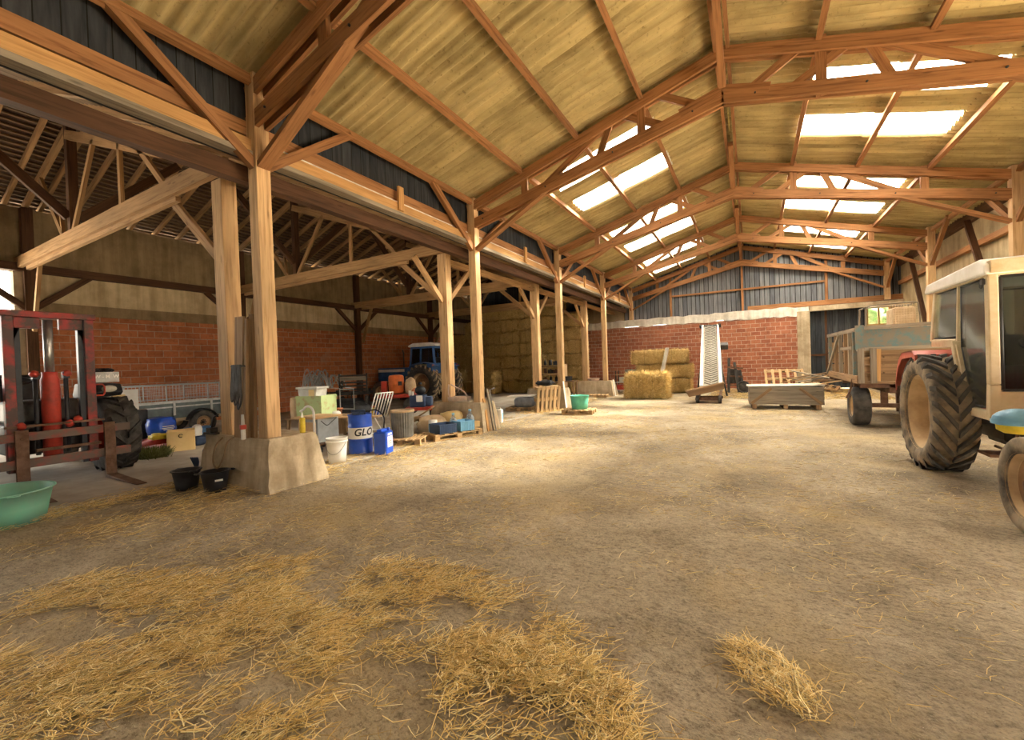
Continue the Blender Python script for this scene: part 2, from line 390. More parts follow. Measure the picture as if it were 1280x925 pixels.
def single(mb, name, mat, label, cat, loc=(0,0,0), rz=0, group=None, bevel=0, rot=None, kind=None):
    o = mb.build(name, mat, None, bevel); o.location = loc; o.rotation_euler = rot if rot else (0,0,rz)
    return tag(o, label, cat, group, kind)
def kids(o): return [c for c in bpy.data.objects if c.parent == o]
def dup(root, loc, rz=None, label=None, group=None, scale=None, rot=None):
    def cp(o, parent):
        c = o.copy(); C.objects.link(c); c.parent = parent
        for ch in kids(o): cp(ch, c)
        return c
    r = cp(root, None); r.location = loc
    if rz is not None: r.rotation_euler = (0,0,rz)
    if rot is not None: r.rotation_euler = rot
    if scale is not None: r.scale = scale
    if label: r['label'] = label
    if group: r['group'] = group
    return r
def arc(c, r, a0, a1, n=10, plane='xz'):
    out = []
    for i in range(n+1):
        a = a0+(a1-a0)*i/n; x, y = r*math.cos(a), r*math.sin(a)
        out.append((c[0]+x, c[1], c[2]+y) if plane == 'xz' else ((c[0], c[1]+x, c[2]+y) if plane == 'yz' else (c[0]+x, c[1]+y, c[2])))
    return out
def smoothpath(pts, n=6):
    P = [Vector(p) for p in pts]; out = []
    for i in range(len(P)-1):
        p0, p1, p2, p3 = P[max(i-1,0)], P[i], P[i+1], P[min(i+2,len(P)-1)]
        for k in range(n):
            t = k/n
            out.append(.5*((2*p1)+(p2-p0)*t+(2*p0-5*p1+4*p2-p3)*t*t+(3*p1-p0-3*p2+p3)*t**3))
    out.append(P[-1]); return out
# ------------------------------------------------------------------ camera (eye height 1.6 m, axis of the barn = +Y)
F_PX, YAW, PITCH, ROLL = 530.62, .51389, -.013486, -.0340606
f = Vector((-math.sin(YAW)*math.cos(PITCH), math.cos(YAW)*math.cos(PITCH), math.sin(PITCH)))
r = Vector((math.cos(YAW), math.sin(YAW), 0)); u = r.cross(f)
r2 = math.cos(ROLL)*r+math.sin(ROLL)*u; u2 = -math.sin(ROLL)*r+math.cos(ROLL)*u
cam = bpy.data.cameras.new('camera'); cam.sensor_width = 36; cam.sensor_fit = 'HORIZONTAL'; cam.lens = 36*F_PX/1280; cam.clip_end = 300; cam.clip_start = .05
co = bpy.data.objects.new('camera', cam); C.objects.link(co)
co.matrix_world = Matrix(((r2.x,u2.x,-f.x,0),(r2.y,u2.y,-f.y,0),(r2.z,u2.z,-f.z,1.6),(0,0,0,1)))
S = bpy.context.scene; S.camera = co
S.view_settings.view_transform = 'Standard'; S.view_settings.look = 'None'; S.view_settings.gamma = 1; S.view_settings.use_curve_mapping = False
S.view_settings.exposure = EXPOSURE
try:
    S.cycles.use_denoising = True; S.cycles.denoiser = 'OPENIMAGEDENOISE'
    S.cycles.max_bounces = 10; S.cycles.diffuse_bounces = 4; S.cycles.transparent_max_bounces = 12; S.cycles.sample_clamp_indirect = 40
except Exception: pass
w = bpy.data.worlds.new('sky'); S.world = w; w.use_nodes = True
bg = w.node_tree.nodes['Background']; bg.inputs[0].default_value = (1.0, .95, .86, 1); bg.inputs[1].default_value = SKY
sun = bpy.data.lights.new('sun', 'SUN'); sun.energy = SUN; sun.angle = math.radians(SUN_ANGLE); sun.color = (1.0, .92, .77)
so = bpy.data.objects.new('sun', sun); C.objects.link(so)
so.rotation_euler = Vector(SUN_DIR).to_track_quat('-Z', 'Y').to_euler()
# ------------------------------------------------------------------ the barn shell
TY = [3.459+5.199*k for k in range(5)]            # truss planes
XL, XR, RX = -5.84, 5.22, -.34                    # post centre lines, ridge
Y0, Y1 = -6.0, 24.36
def roofz(x): return 7.27-.29*abs(x-RX)           # underside of the nave roof
def struct(mb, name, mat, parent=None, label=None, fix=True):
    return mb.build(name, mat, parent, 0, None if parent else 'structure', label, fix)

# ground and floors
m = MB(); m.quad([(-70,-60,-.06),(70,-60,-.06),(70,90,-.06),(-70,90,-.06)], [(0,0)]*4); struct(m, 'ground', 'outside')
def bumpy(x0, x1, y0, y1, nx, ny, amp, z0=0, seed=1):
    rng = np.random.default_rng(seed); m = MB()
    g = rng.normal(size=(ny+1, nx+1))
    for _ in range(3): g = (g+np.roll(g,1,0)+np.roll(g,-1,0)+np.roll(g,1,1)+np.roll(g,-1,1))/5
    g = g/g.std()*amp
    for j in range(ny+1):
        for i in range(nx+1): m.v.append((x0+(x1-x0)*i/nx, y0+(y1-y0)*j/ny, z0+min(0, g[j,i]-amp)))
    for j in range(ny):
        for i in range(nx):
            a = j*(nx+1)+i; m.f.append([a, a+1, a+nx+2, a+nx+1]); m.uv += [(0,0)]*4; m.sm.append(True)
    return m
struct(bumpy(-7.6, 8, -6.5, 25, 130, 260, .006), 'floor', 'dirt', fix=False)
m = MB(); m.prism([(-16.4,-6.5),(-7.25,-6.5),(-7.2,1.2),(-7.32,2.4),(-7.25,3.3),(-6.05,3.9),(-6.0,25),(-16.4,25)], 'z', -.05, .012); struct(m, 'floor_aisle', 'slab')

# end wall (nave): brick, crumbling white render, gable boards above
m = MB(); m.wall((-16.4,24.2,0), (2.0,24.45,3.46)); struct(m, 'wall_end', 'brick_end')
m = MB()
pts = [-9.5]+[x*.31-9.3 for x in range(0, 38)]; pts = sorted(set([p for p in pts if p < 2.4]+[2.4])); rr = random.Random(3)
top = [3.86+rr.uniform(-.05,.03) for _ in pts]; bot = [3.44+rr.uniform(-.05,.04) for _ in pts]
for i in range(len(pts)-1):
    a, b = pts[i], pts[i+1]
    m.quad([(a,24.17,bot[i]),(b,24.17,bot[i+1]),(b,24.17,top[i+1]),(a,24.17,top[i])])
    m.quad([(a,24.17,top[i]),(b,24.17,top[i+1]),(b,24.46,top[i+1]),(a,24.46,top[i])])
    m.quad([(b,24.17,bot[i+1]),(a,24.17,bot[i]),(a,24.2,bot[i]),(b,24.2,bot[i+1])])
m.quad([(2.4,24.17,bot[-1]),(2.4,24.46,bot[-1]),(2.4,24.46,top[-1]),(2.4,24.17,top[-1])])
struct(m, 'trim_1', 'render_white')
m = MB(); m.lohi((1.92,24.12,0), (2.42,24.46,3.62)); struct(m, 'trim_2', 'concrete')          # door jamb
m = MB(); gp = [(-6.3,3.7),(5.75,3.7),(5.75,roofz(5.75)+.05),(RX,7.34),(-6.3,roofz(-6.3)+.05)]
m.quad([(x,24.5,z) for x, z in gp], gp); m.quad([(x,24.53,z) for x, z in reversed(gp)], list(reversed(gp))); struct(m, 'wall_gable', 'gable_boards')
m = MB(); m.wall((-16.4,24.5,3.46), (-6.3,24.56,4.7)); struct(m, 'wall_aisle_end', 'panel')
m = MB(); gp = [(-16.4,4.7),(-6.3,4.7),(-6.3,5.0),(-12.75,7.3),(-16.4,6.2)]
m.quad([(x,24.53,z) for x, z in gp], gp); m.quad([(x,24.56,z) for x, z in reversed(gp)], list(reversed(gp))); struct(m, 'wall_aisle_gable', 'door_boards')
# boarded sliding door, right of the brick
d1 = MB(); d1.wall((2.42,24.42,0), (4.46,24.47,3.62)); d = struct(d1, 'door_1', 'door_boards')
m = MB(); m.box((3.05,24.39,1.8), (.09,.05,3.6)); m.box((3.44,24.39,1.55), (2.04,.05,.1)); m.build('rail', 'dark_timber', d)
m = MB(); m.lohi((2.42,24.1,3.6), (5.9,24.5,3.82)); struct(m, 'trim_3', 'concrete')             # lintel
m = MB(); m.lohi((-.1,24.28,3.86), (5.9,24.5,4.08)); struct(m, 'trim_4', 'roof_timber')           # sill beam
# wall pier, window and the green outside it
m = MB(); m.wall((4.46,24.3,0), (5.9,24.5,2.78)); m.wall((4.46,24.3,2.78), (4.52,24.5,3.6)); m.wall((5.34,24.3,2.78), (5.9,24.5,3.6)); struct(m, 'wall_end_pier', 'panel')
m = MB(); m.beam((4.52,24.4,2.81), (5.34,24.4,2.81), .1, .06); m.beam((4.52,24.4,3.57), (5.34,24.4,3.57), .1, .06)
for x in (4.55, 4.95, 5.31): m.beam((x,24.4,2.8), (x,24.4,3.58), .06, .1)
wf = struct(m, 'window_1', 'aisle_timber')
m = MB(); m.quad([(4.52,24.42,2.8),(5.34,24.42,2.8),(5.34,24.42,3.58),(4.52,24.42,3.58)]); m.build('pane', 'clear_plastic', wf)
# right wall (concrete panels) with a big unseen opening added in its near half for light
m = MB(); m.wall((5.75,OPEN_Y1,0), (5.95,24.5,5.6)); struct(m, 'wall_right', 'panel')
m = MB(); m.wall((5.75,-6.2,OPEN_TOP), (5.95,OPEN_Y1,5.6)); m.wall((5.75,-6.2,0), (5.95,OPEN_Y0,OPEN_TOP)); struct(m, 'wall_right_front', 'panel')
# left aisle wall: brick, brown strip, pale panels, plate, earth panel; a wide opening near the front
def leftwall(z0, z1, x, y0=3.35, y1=24.5):
    m = MB(); m.wall((-16.4,y0,z0), (x,y1,z1)); return m
struct(leftwall(0, 3.34, -16.2), 'wall_left', 'brick')
struct(leftwall(3.34, 3.64, -16.15), 'trim_5', 'panel_dark')
m = MB(); yy = [3.35, 8.9, 14.1, 19.3, 24.5]
for a, b in zip(yy[:-1], yy[1:]): m.wall((-16.4,a+.02,3.64), (-16.18,b-.02,4.4))
struct(m, 'wall_left_panels', 'panel_left')
m = MB(); m.lohi((-16.3,-6,4.38), (-15.98,24.5,4.58)); struct(m, 'trim_6', 'dark_timber')
struct(leftwall(4.58, 6.03, -16.2, -6.2), 'wall_left_top', 'panel_dark')
m = MB(); m.wall((-16.4,-6.2,0), (-16.2,-5.0,4.58)); struct(m, 'wall_left_front', 'brick')
m = MB(); m.lohi((-16.42,3.2,0), (-16.1,3.4,4.4)); struct(m, 'trim_7', 'concrete')
# wall behind the camera
m = MB(); m.wall((-16.4,-6.2,0), (5.95,-6.0,4.7)); struct(m, 'wall_front', 'tar_boards')
m = MB(); gp = [(-16.4,4.7),(5.95,4.7),(5.95,5.6),(RX,7.34),(-6.3,5.0),(-12.75,7.3),(-16.4,6.2)]
m.quad([(x,-6.05,z) for x, z in reversed(gp)], list(reversed(gp))); struct(m, 'wall_front_gable', 'tar_boards')
# clerestory: tarred upright boards over the valley between the two roofs
m = MB(); m.wall((-6.06,-6,4.55), (-6.02,24.4,5.64)); struct(m, 'wall_clerestory', 'tar_boards')
m = MB(); m.lohi((-6.02,3.6,4.79), (-5.93,24.3,4.85)); struct(m, 'trim_8', 'render_white')

# ---- nave roof: corrugated fibre cement, sheet rows laid from purlin to purlin, translucent strips
PL = [-6.10, -4.45, -3.10, -1.77, RX-.02]; PR = [RX+.02, 1.08, 2.45, 3.80, 5.98]
SKY_Y = [(-2.7,-1.9),(9.7,10.6),(11.45,12.45),(15.0,15.9),(17.1,18.2),(20.3,21.2),(22.3,23.3)]  # first strip is unseen, added behind the camera to light the foreground
PITCHC = .192; SEG = 6
ys = np.arange(Y0-.3, 24.62, PITCHC/SEG)
cid = np.floor((ys-Y0)/(PITCHC*5)).astype(int)
wave = .052*np.cos(2*PI*(ys-Y0)/PITCHC)+np.where(cid % 2 == 0, .0, .026)
def sheetrow(x0, x1, lap, keep):
    """one course of sheets between two purlins; keep(y) says which columns belong"""
    m = MB(); xs = [x0+(x1-x0)*t for t in (0,.5,1)]
    low = x0 if abs(x0-RX) > abs(x1-RX) else x1
    idx = {}
    for j, y in enumerate(ys):
        for i, x in enumerate(xs):
            z = roofz(x)+.035+wave[j]+(.0 if x != low else .0)+lap*abs(x-low)*0+(.028 if x == low else 0)
            m.v.append((x, y, z))
    for j in range(len(ys)-1):
        if not keep((ys[j]+ys[j+1])/2): continue
        for i in range(2):
            a = j*3+i; q = [a, a+1, a+4, a+3]
            m.f.append(q); m.uv += [(m.v[k][0], m.v[k][1]) for k in q]; m.sm.append(True)
    return m
insky = lambda y: any(a <= y <= b for a, b in SKY_Y)
wn = [1]
for side, P in (('left', PL), ('right', PR)):
    allm = MB()
    for i in range(4):
        a, b = P[i], P[i+1]
        lo = a-(.08 if side == 'left' else (.14 if i else 0)); hi = b+((.14 if i < 3 else 0) if side == 'left' else .08)
        hassky = (side == 'left' and i in (1, 2)) or (side == 'right' and i in (1, 2))
        r_ = sheetrow(lo, hi, 0, (lambda y: not insky(y)) if hassky else (lambda y: True))
        o = len(allm.v); allm.v += r_.v; allm.f += [[k+o for k in q] for q in r_.f]; allm.uv += r_.uv; allm.sm += r_.sm
        if hassky:
            for (s0, s1) in SKY_Y:
                wn[0] += 1
                struct(sheetrow(lo if side == 'left' else a-.03, hi if side == 'right' else b+.03, 0, lambda y: s0 <= y <= s1), 'window_%d' % wn[0], 'skylight', fix=False)
    struct(allm, 'ceiling_'+side, 'corrugated', fix=False)
m = MB()                                                                # ridge capping
m.quad([(RX-.28,-6.3,roofz(RX-.28)+.075),(RX,-6.3,7.38),(RX,24.6,7.38),(RX-.28,24.6,roofz(RX-.28)+.075)]); m.quad([(RX,-6.3,7.38),(RX+.28,-6.3,roofz(RX+.28)+.075),(RX+.28,24.6,roofz(RX+.28)+.075),(RX,24.6,7.38)])
struct(m, 'trim_9', 'corrugated')
# verge boards closing the eaves
m = MB(); m.lohi((5.62,-6.2,5.3), (5.95,24.5,5.66)); struct(m, 'trim_10', 'dark_timber')

# ---- aisle roof: tiles on battens
AX = -12.78; 
def az(x): return 7.36-.335*(AX-x) if x < AX else 7.36-.385*(x-AX)
m = MB()
for a, b in ((-16.55, AX), (AX, -6.1)):
    n = Vector((0,0,.05))
    m.quad([(a,-6.2,az(a)),(b,-6.2,az(b)),(b,24.6,az(b)),(a,24.6,az(a))]); m.quad([(a,-6.2,az(a)+.06),(a,24.6,az(a)+.06),(b,24.6,az(b)+.06),(b,-6.2,az(b)+.06)])
ca = struct(m, 'ceiling_aisle', 'tile')
m = MB(); x = -16.45
while x < -6.15:
    if abs(x-AX) > .05: m.box((x,9.2,az(x)-.022), (.075,30.6,.035), rot=Matrix.Rotation(0,3,'Y'))
    x += .165
m.build('battens', 'batten', ca)
# ------------------------------------------------------------------ timber frames of the nave
def twin(m, a, b, h, w=.055, gap=.075):
    """a doubled plank member lying in a truss plane"""
    for s in (-1, 1):
        o = Vector((0, s*(gap+w)/2, 0)); m.beam(Vector(a)+o, Vector(b)+o, w, h)
LBL = ['nearest timber roof truss, its left post on the big plinth by the black buckets',
       'second timber truss, its left post on the plinth with the leaning sticks',
       'third timber truss, its left post beside the upright pallets',
       'fourth timber truss, its left post on the plinth before the straw bale stack',
       'farthest timber truss, standing on the end wall in front of the grey gable boards']
for k, y in enumerate(TY):
    t = thing('roof_truss', LBL[k], 'roof truss', (0, y, 0), 0, 'nave roof trusses')
    zb = (.70, .12)
    for s, px in ((0, XL), (1, XR)):
        z0 = 3.86 if k == 4 else zb[s]
        m = MB(); m.beam((px,0,z0), (px,0,roofz(px)-.02), .2, .196, (0,1,0))
        m.build('post', 'post', t, .008)
    for s, px in ((-1, XL), (1, XR)):
        def rz(x): return roofz(x)-.135
        m = MB(); e = px+s*.1
        twin(m, (e,0,rz(e)-.1), (RX,0,rz(RX)-.1), .2); m.build('rafter', 'roof_timber', t)
        cz = lambda x: 6.25-.225*abs(x-RX)
        m = MB(); twin(m, (e,0,cz(e)), (RX,0,cz(RX)), .22); m.build('lower_chord', 'roof_timber', t)
        D = lambda d: RX+s*d                                  # distance from the ridge towards this side
        m = MB(); m.beam((px-s*.02,0,4.42), (D(3.62),0,cz(D(3.62))+.02), .075, .16, (0,1,0)); 
        kb = MB(); kb.beam((px-s*.06,0,4.40), (D(3.35),0,cz(D(3.35))+.0), .07, .17, (-s,0,1)); kb.build('knee_brace', 'roof_timber', t)
        for a, b in (((.28,'c'),(1.15,'r')), ((.95,'c'),(1.8,'r')), ((2.05,'r'),(2.35,'c')), ((2.2,'r'),(3.75,'c'))):
            z = lambda q: (cz(D(q[0])) if q[1] == 'c' else rz(D(q[0]))-.1)
            m = MB(); m.beam((D(a[0]),0,z(a)), (D(b[0]),0,z(b)), .06, .13, (0,1,0) if False else (s*.3,0,1)); m.build('strut', 'roof_timber', t)
        for q in (1.44, 4.05):
            m = MB(); m.beam((D(q),0,cz(D(q))-.1), (D(q),0,rz(D(q))+.06), .07, .15, (1,0,0)); m.build('hanger', 'roof_timber', t)
    m = MB()
    for s in (-1, 1):
        m.beam((RX-.72,s*.085,6.16), (RX+.0,s*.085,6.36), .03, .17); m.beam((RX,s*.085,6.36), (RX+.72,s*.085,6.16), .03, .17)
    m.build('splice_plate', 'roof_timber', t)
    m = MB(); m.beam((RX,0,6.2), (RX,0,7.1), .12, .09, (0,1,0)); m.build('king_post', 'roof_timber', t)
    if k > 0:
        m = MB(); m.beam((RX,-.12,6.42), (RX,-1.55,7.02), .11, .13); m.build('ridge_brace', 'roof_timber', t)
    # braces running along the barn, from post to eaves purlin
    for px in (XL, XR):
        for dy in (-1, 1):
            if k == 4 and dy > 0: continue
            m = MB(); m.beam((px,dy*.06,4.42), (px+(.02 if px < 0 else -.02),dy*1.55,5.56), .1, .13); m.build('eaves_brace', 'roof_timber', t)
    # bolts
    m = MB()
    for px in (XL+.35, XR-.35, RX-.5, RX+.5, RX-3.5, RX+3.5, RX-2, RX+2):
        z = 6.25-.225*abs(px-RX); m.lathe([(1e-4,-.112),(.016,-.112),(.016,.112),(1e-4,.112)], (px,0,z), 'y', 8)
    m.build('bolts', 'dark_metal', t)

# purlins: one long timber each
def purlin(x, label, dz=0):
    m = MB(); n = 6; ys_ = [Y0]+[TY[i] for i in range(5)]+[24.3]
    m.beam((x,Y0,roofz(x)-.118+dz), (x,24.35,roofz(x)-.118+dz), .085, .135, (-.28 if x < RX else .28,0,1) if abs(x-RX) > .2 else (0,0,1))
    single(m, 'roof_purlin', 'roof_timber', label, 'purlin', group='purlins under the corrugated roof')
purlin(-5.82, 'eaves purlin along the top of the dark boards, left roof slope')
purlin(-4.45, 'timber purlin on the left roof slope, below the skylights')
purlin(-3.10, 'timber purlin crossing the middle of the left slope skylights')
purlin(-1.77, 'timber purlin above the skylights on the left roof slope')
purlin(1.08, 'timber purlin above the skylights on the right roof slope')
purlin(2.45, 'timber purlin crossing the middle of the right slope skylights')
purlin(3.80, 'timber purlin on the right roof slope, below the skylights')
purlin(5.24, 'eaves purlin above the right wall, on the right post tops')
m = MB()
for s in (-.1, .1): m.beam((RX+s,Y0,7.13), (RX+s,24.35,7.13), .06, .15)
single(m, 'ridge_purlin', 'roof_timber', 'doubled timber purlin running along the ridge of the roof', 'purlin', group='purlins under the corrugated roof')
# left nave wall: rail, pale beam, ledge board, blocks
single(one('beam', (-5.97,Y0,4.95), (-5.97,24.3,4.95), .06, .19), 'wall_rail', 'roof_timber', 'brown timber rail nailed across the dark clerestory boards', 'rail')
single(one('beam', (-5.88,Y0,4.69), (-5.88,24.3,4.69), .09, .17), 'eaves_beam', 'beam', 'pale yellow timber beam below the brown rail, above the left posts', 'beam')
m = MB(); m.beam((-5.89,Y0,4.565), (-5.89,24.3,4.565), .17, .07); single(m, 'ledge_board', 'grey_wood', 'weathered grey ledge board under the pale yellow beam', 'board')
single(one('beam', (-6.2,Y0,4.40), (-6.2,24.3,4.40), .16, .22), 'plate_beam', 'dark_timber', 'dark red brown beam below the grey ledge board, left of the posts', 'beam')
single(one('beam', (-6.42,Y0,4.46), (-6.42,24.3,4.46), .10, .16), 'plate_beam', 'dark_timber', 'thin dark beam beside the inner posts, lowest under the valley', 'beam')
for k in range(4):
    y = (TY[k]+TY[k+1])/2+.1
    m = MB(); m.beam((-5.87+.06,y,4.63), (-5.87+.06,y,5.08), .05, .13, (0,1,0))
    single(m, 'rail_block', 'beam', 'short upright block joining rail and pale beam, %s' % ['between first and second truss','between second and third truss','between third and fourth truss','between fourth and farthest truss'][k], 'block', group='blocks on the pale beam')
# gable studs and rails
for x, z1, lb in ((-3.74, 6.1, 'upright timber stud on the grey gable boards, above the straw bales'), (-.32, 6.9, 'upright timber stud in the middle of the grey gable boards'), (3.10, 5.95, 'upright timber stud on the grey gable boards, above the dark door')):
    single(one('beam', (x,24.42,3.9), (x,24.42,z1), .1, .12, (0,1,0)), 'gable_stud', 'roof_timber', lb, 'stud', group='gable studs')
for x0, x1, lb in ((-3.7,-.36,'thin timber rail across the left half of the gable boards'), (-.28,3.06,'thin timber rail across the right half of the gable boards')):
    single(one('beam', (x0,24.44,4.98), (x1,24.44,4.98), .05, .09), 'gable_rail', 'roof_timber', lb, 'rail', group='gable rails')
# right wall rail and raking timbers
single(one('beam', (5.66,8.6,4.55), (5.66,24.3,4.55), .12, .16), 'wall_rail', 'roof_timber', 'long timber rail along the pale right wall panels', 'rail')
for y, lb in ((16.2,'leaning dark timber against the right wall, above the tractor cab roof'), (21.2,'leaning dark timber against the right wall, above the mesh crate')):
    m = MB(); m.beam((5.52,y-1.9,.03), (5.52,y+1.1,5.3), .08, .14, (1,0,0)); single(m, 'raking_timber', 'dark_timber', lb, 'timber')
# ------------------------------------------------------------------ frames of the left aisle
AL = ['aisle roof frame nearest the camera, its long tie reaching over the forklift', 'second aisle roof frame, its tie beam running left behind the second truss',
      'third aisle roof frame, above the blue tractor', 'fourth aisle roof frame, before the wall of straw bales']
for k in range(4):
    y = TY[k]+(.0 if k else .0)
    t = thing('aisle_frame', AL[k], 'roof frame', (0, y, 0), 0, 'aisle roof frames')
    m = MB(); m.beam((-6.79,.02,.70), (-6.79,.02,4.46), .27, .22, (0,1,0)); m.build('inner_post', 'post', t, .01)
    m = MB(); m.beam((-16.2,-.16,4.58), (-6.62,-.16,4.58), .09, .26); m.beam((-15.6,-.10,4.40), (-7.9,-.10,4.42), .07, .09); m.build('tie_beam', 'aisle_timber', t)
    m = MB(); m.beam((-16.06,0,0), (-16.06,0,6.0), .22, .2, (0,1,0)); m.build('outer_post', 'dark_timber', t)
    m = MB(); m.beam((AX,0,4.66), (AX,0,7.25), .16, .16, (0,1,0)); m.build('king_post', 'dark_timber', t)
    m = MB(); m.beam((AX,-.05,6.88), (-6.6,-.05,4.66), .08, .19); m.beam((AX,.0,az(AX)-.22), (-16.2,.0,az(-16.2)-.18), .08, .17); m.build('principal_rafter', 'aisle_timber', t)
    for a, b, w_ in (((-11.3,6.35),(-12.62,4.72),.11), ((-10.12,6.0),(-10.12,4.7),.10), ((-9.5,5.8),(-8.35,4.7),.10), ((-14.55,6.35),(-13.15,4.72),.12), ((-13.3,5.4),(-13.2,4.72),.07)):
        m = MB(); m.beam((a[0],-.06,a[1]), (b[0],-.06,b[1]), .06, w_, (1,0,.2)); m.build('strut', 'aisle_timber', t)
    m = MB(); m.beam((-8.25,-.02,4.47), (-6.86,-.02,3.30), .07, .13); m.build('knee_brace', 'aisle_timber', t)
    m = MB(); m.beam((-15.05,-.02,4.47), (-15.72,-.02,2.85), .07, .12); m.build('knee_brace', 'aisle_timber', t)
    for dy in (-1, 1):
        m = MB(); m.beam((-16.06,dy*.08,3.45), (-16.06,dy*1.15,4.4), .1, .14); m.build('wall_brace', 'dark_timber', t)
        m = MB(); m.beam((AX,dy*.08,5.1), (AX,dy*2.0,7.0), .1, .18); m.build('ridge_brace', 'dark_timber', t)
        if k >= 1 and not (k == 3 and dy > 0):
            m = MB(); m.beam((-6.79,dy*.1,3.25), (-6.79,dy*1.1,4.2), .08, .12); m.build('plate_brace', 'aisle_timber', t)
single(one('beam', (-6.79,8.6,4.28), (-6.79,24.2,4.28), .12, .17), 'plate_beam', 'aisle_timber', 'timber plate resting along the inner aisle posts', 'beam')
single(one('beam', (AX,Y0,7.2), (AX,24.3,7.2), .12, .18), 'ridge_purlin', 'dark_timber', 'dark ridge timber under the tiled aisle roof', 'purlin')
# common rafters of the tiled roof
rp = {}
for side, a, b, lb in (('outer', -16.45, AX, 'brown rafter under the tiles, outer slope of the aisle roof'), ('inner', AX, -6.2, 'brown rafter under the tiles, inner slope of the aisle roof')):
    y = -1.2; i = 0
    while y < 22.5:
        if min(abs(y-q) for q in TY) > .15:
            if side not in rp:
                o = single(one('beam', (a,0,az(a)-.105), (b,0,az(b)-.105), .075, .12), 'common_rafter', 'aisle_timber', lb, 'rafter', (0,y,0), group='common rafters, %s slope' % side); rp[side] = o
            else:
                o = rp[side].copy(); C.objects.link(o); o.location = (0,y,0)
        y += .62
# ------------------------------------------------------------------ concrete plinths under the posts
def plinth(y, label, x0=-7.4, x1=-5.55, h=.70, yd=(-.14,.58), chip=True):
    rr = random.Random(int(y*10)); m = MB(); n = 7
    def ring(z, g):
        a, b = x0-g, x1+g*1.0; c, d = y+yd[0]-g*.7, y+yd[1]+g*.9; P = []
        for i in range(n): P.append((a+(b-a)*i/n, c, z))
        for i in range(n): P.append((b, c+(d-c)*i/n, z))
        for i in range(n): P.append((b-(b-a)*i/n, d, z))
        for i in range(n): P.append((a, d-(d-c)*i/n, z))
        return [Vector(p)+Vector((rr.uniform(-1,1)*.014, rr.uniform(-1,1)*.014, rr.uniform(-1,1)*.008 if 0 < z < h else 0)) for p in P]
    zs = [-.04, .1, .25, .42, .58, h-.015, h]; gs = [.12, .105, .08, .05, .025, .0, -.02]
    R_ = [ring(z, g) for z, g in zip(zs, gs)]; L = 4*n
    for q in R_: m.v += [tuple(p) for p in q]
    for i in range(len(R_)-1):
        for k in range(L):
            k2 = (k+1) % L; m.f.append([i*L+k, i*L+k2, (i+1)*L+k2, (i+1)*L+k]); m.uv += [(0,0)]*4; m.sm.append(False)
    m.f.append([(len(R_)-1)*L+k for k in range(L)]); m.uv += [(0,0)]*L; m.sm.append(False)
    return single(m, 'concrete_plinth', 'concrete', label, 'plinth', group='post plinths')
plinth(TY[0], 'big chipped concrete plinth nearest the camera, beside the black buckets', -7.25, -5.66)
plinth(TY[1], 'concrete plinth with the leaning sticks, behind the blue crates', -7.15, -5.70, .70, (-.16,.45))
plinth(TY[2], 'concrete plinth half hidden behind the upright pallets', -7.1, -5.72, .70, (-.16,.4))
plinth(TY[3], 'pale concrete plinth with a pallet leaning below, near the straw bales', -7.1, -5.55, .70, (-.16,.42))
for k in range(4):
    m = MB(); m.prism([(XR-.3,TY[k]-.3),(XR+.3,TY[k]-.3),(XR+.3,TY[k]+.3),(XR-.3,TY[k]+.3)], 'z', -.03, .12)
    single(m, 'post_footing', 'concrete', 'low concrete footing under a right hand post, %s' % ['nearest the camera','beside the tractor','behind the trailer','near the window'][k], 'footing', bevel=.02)
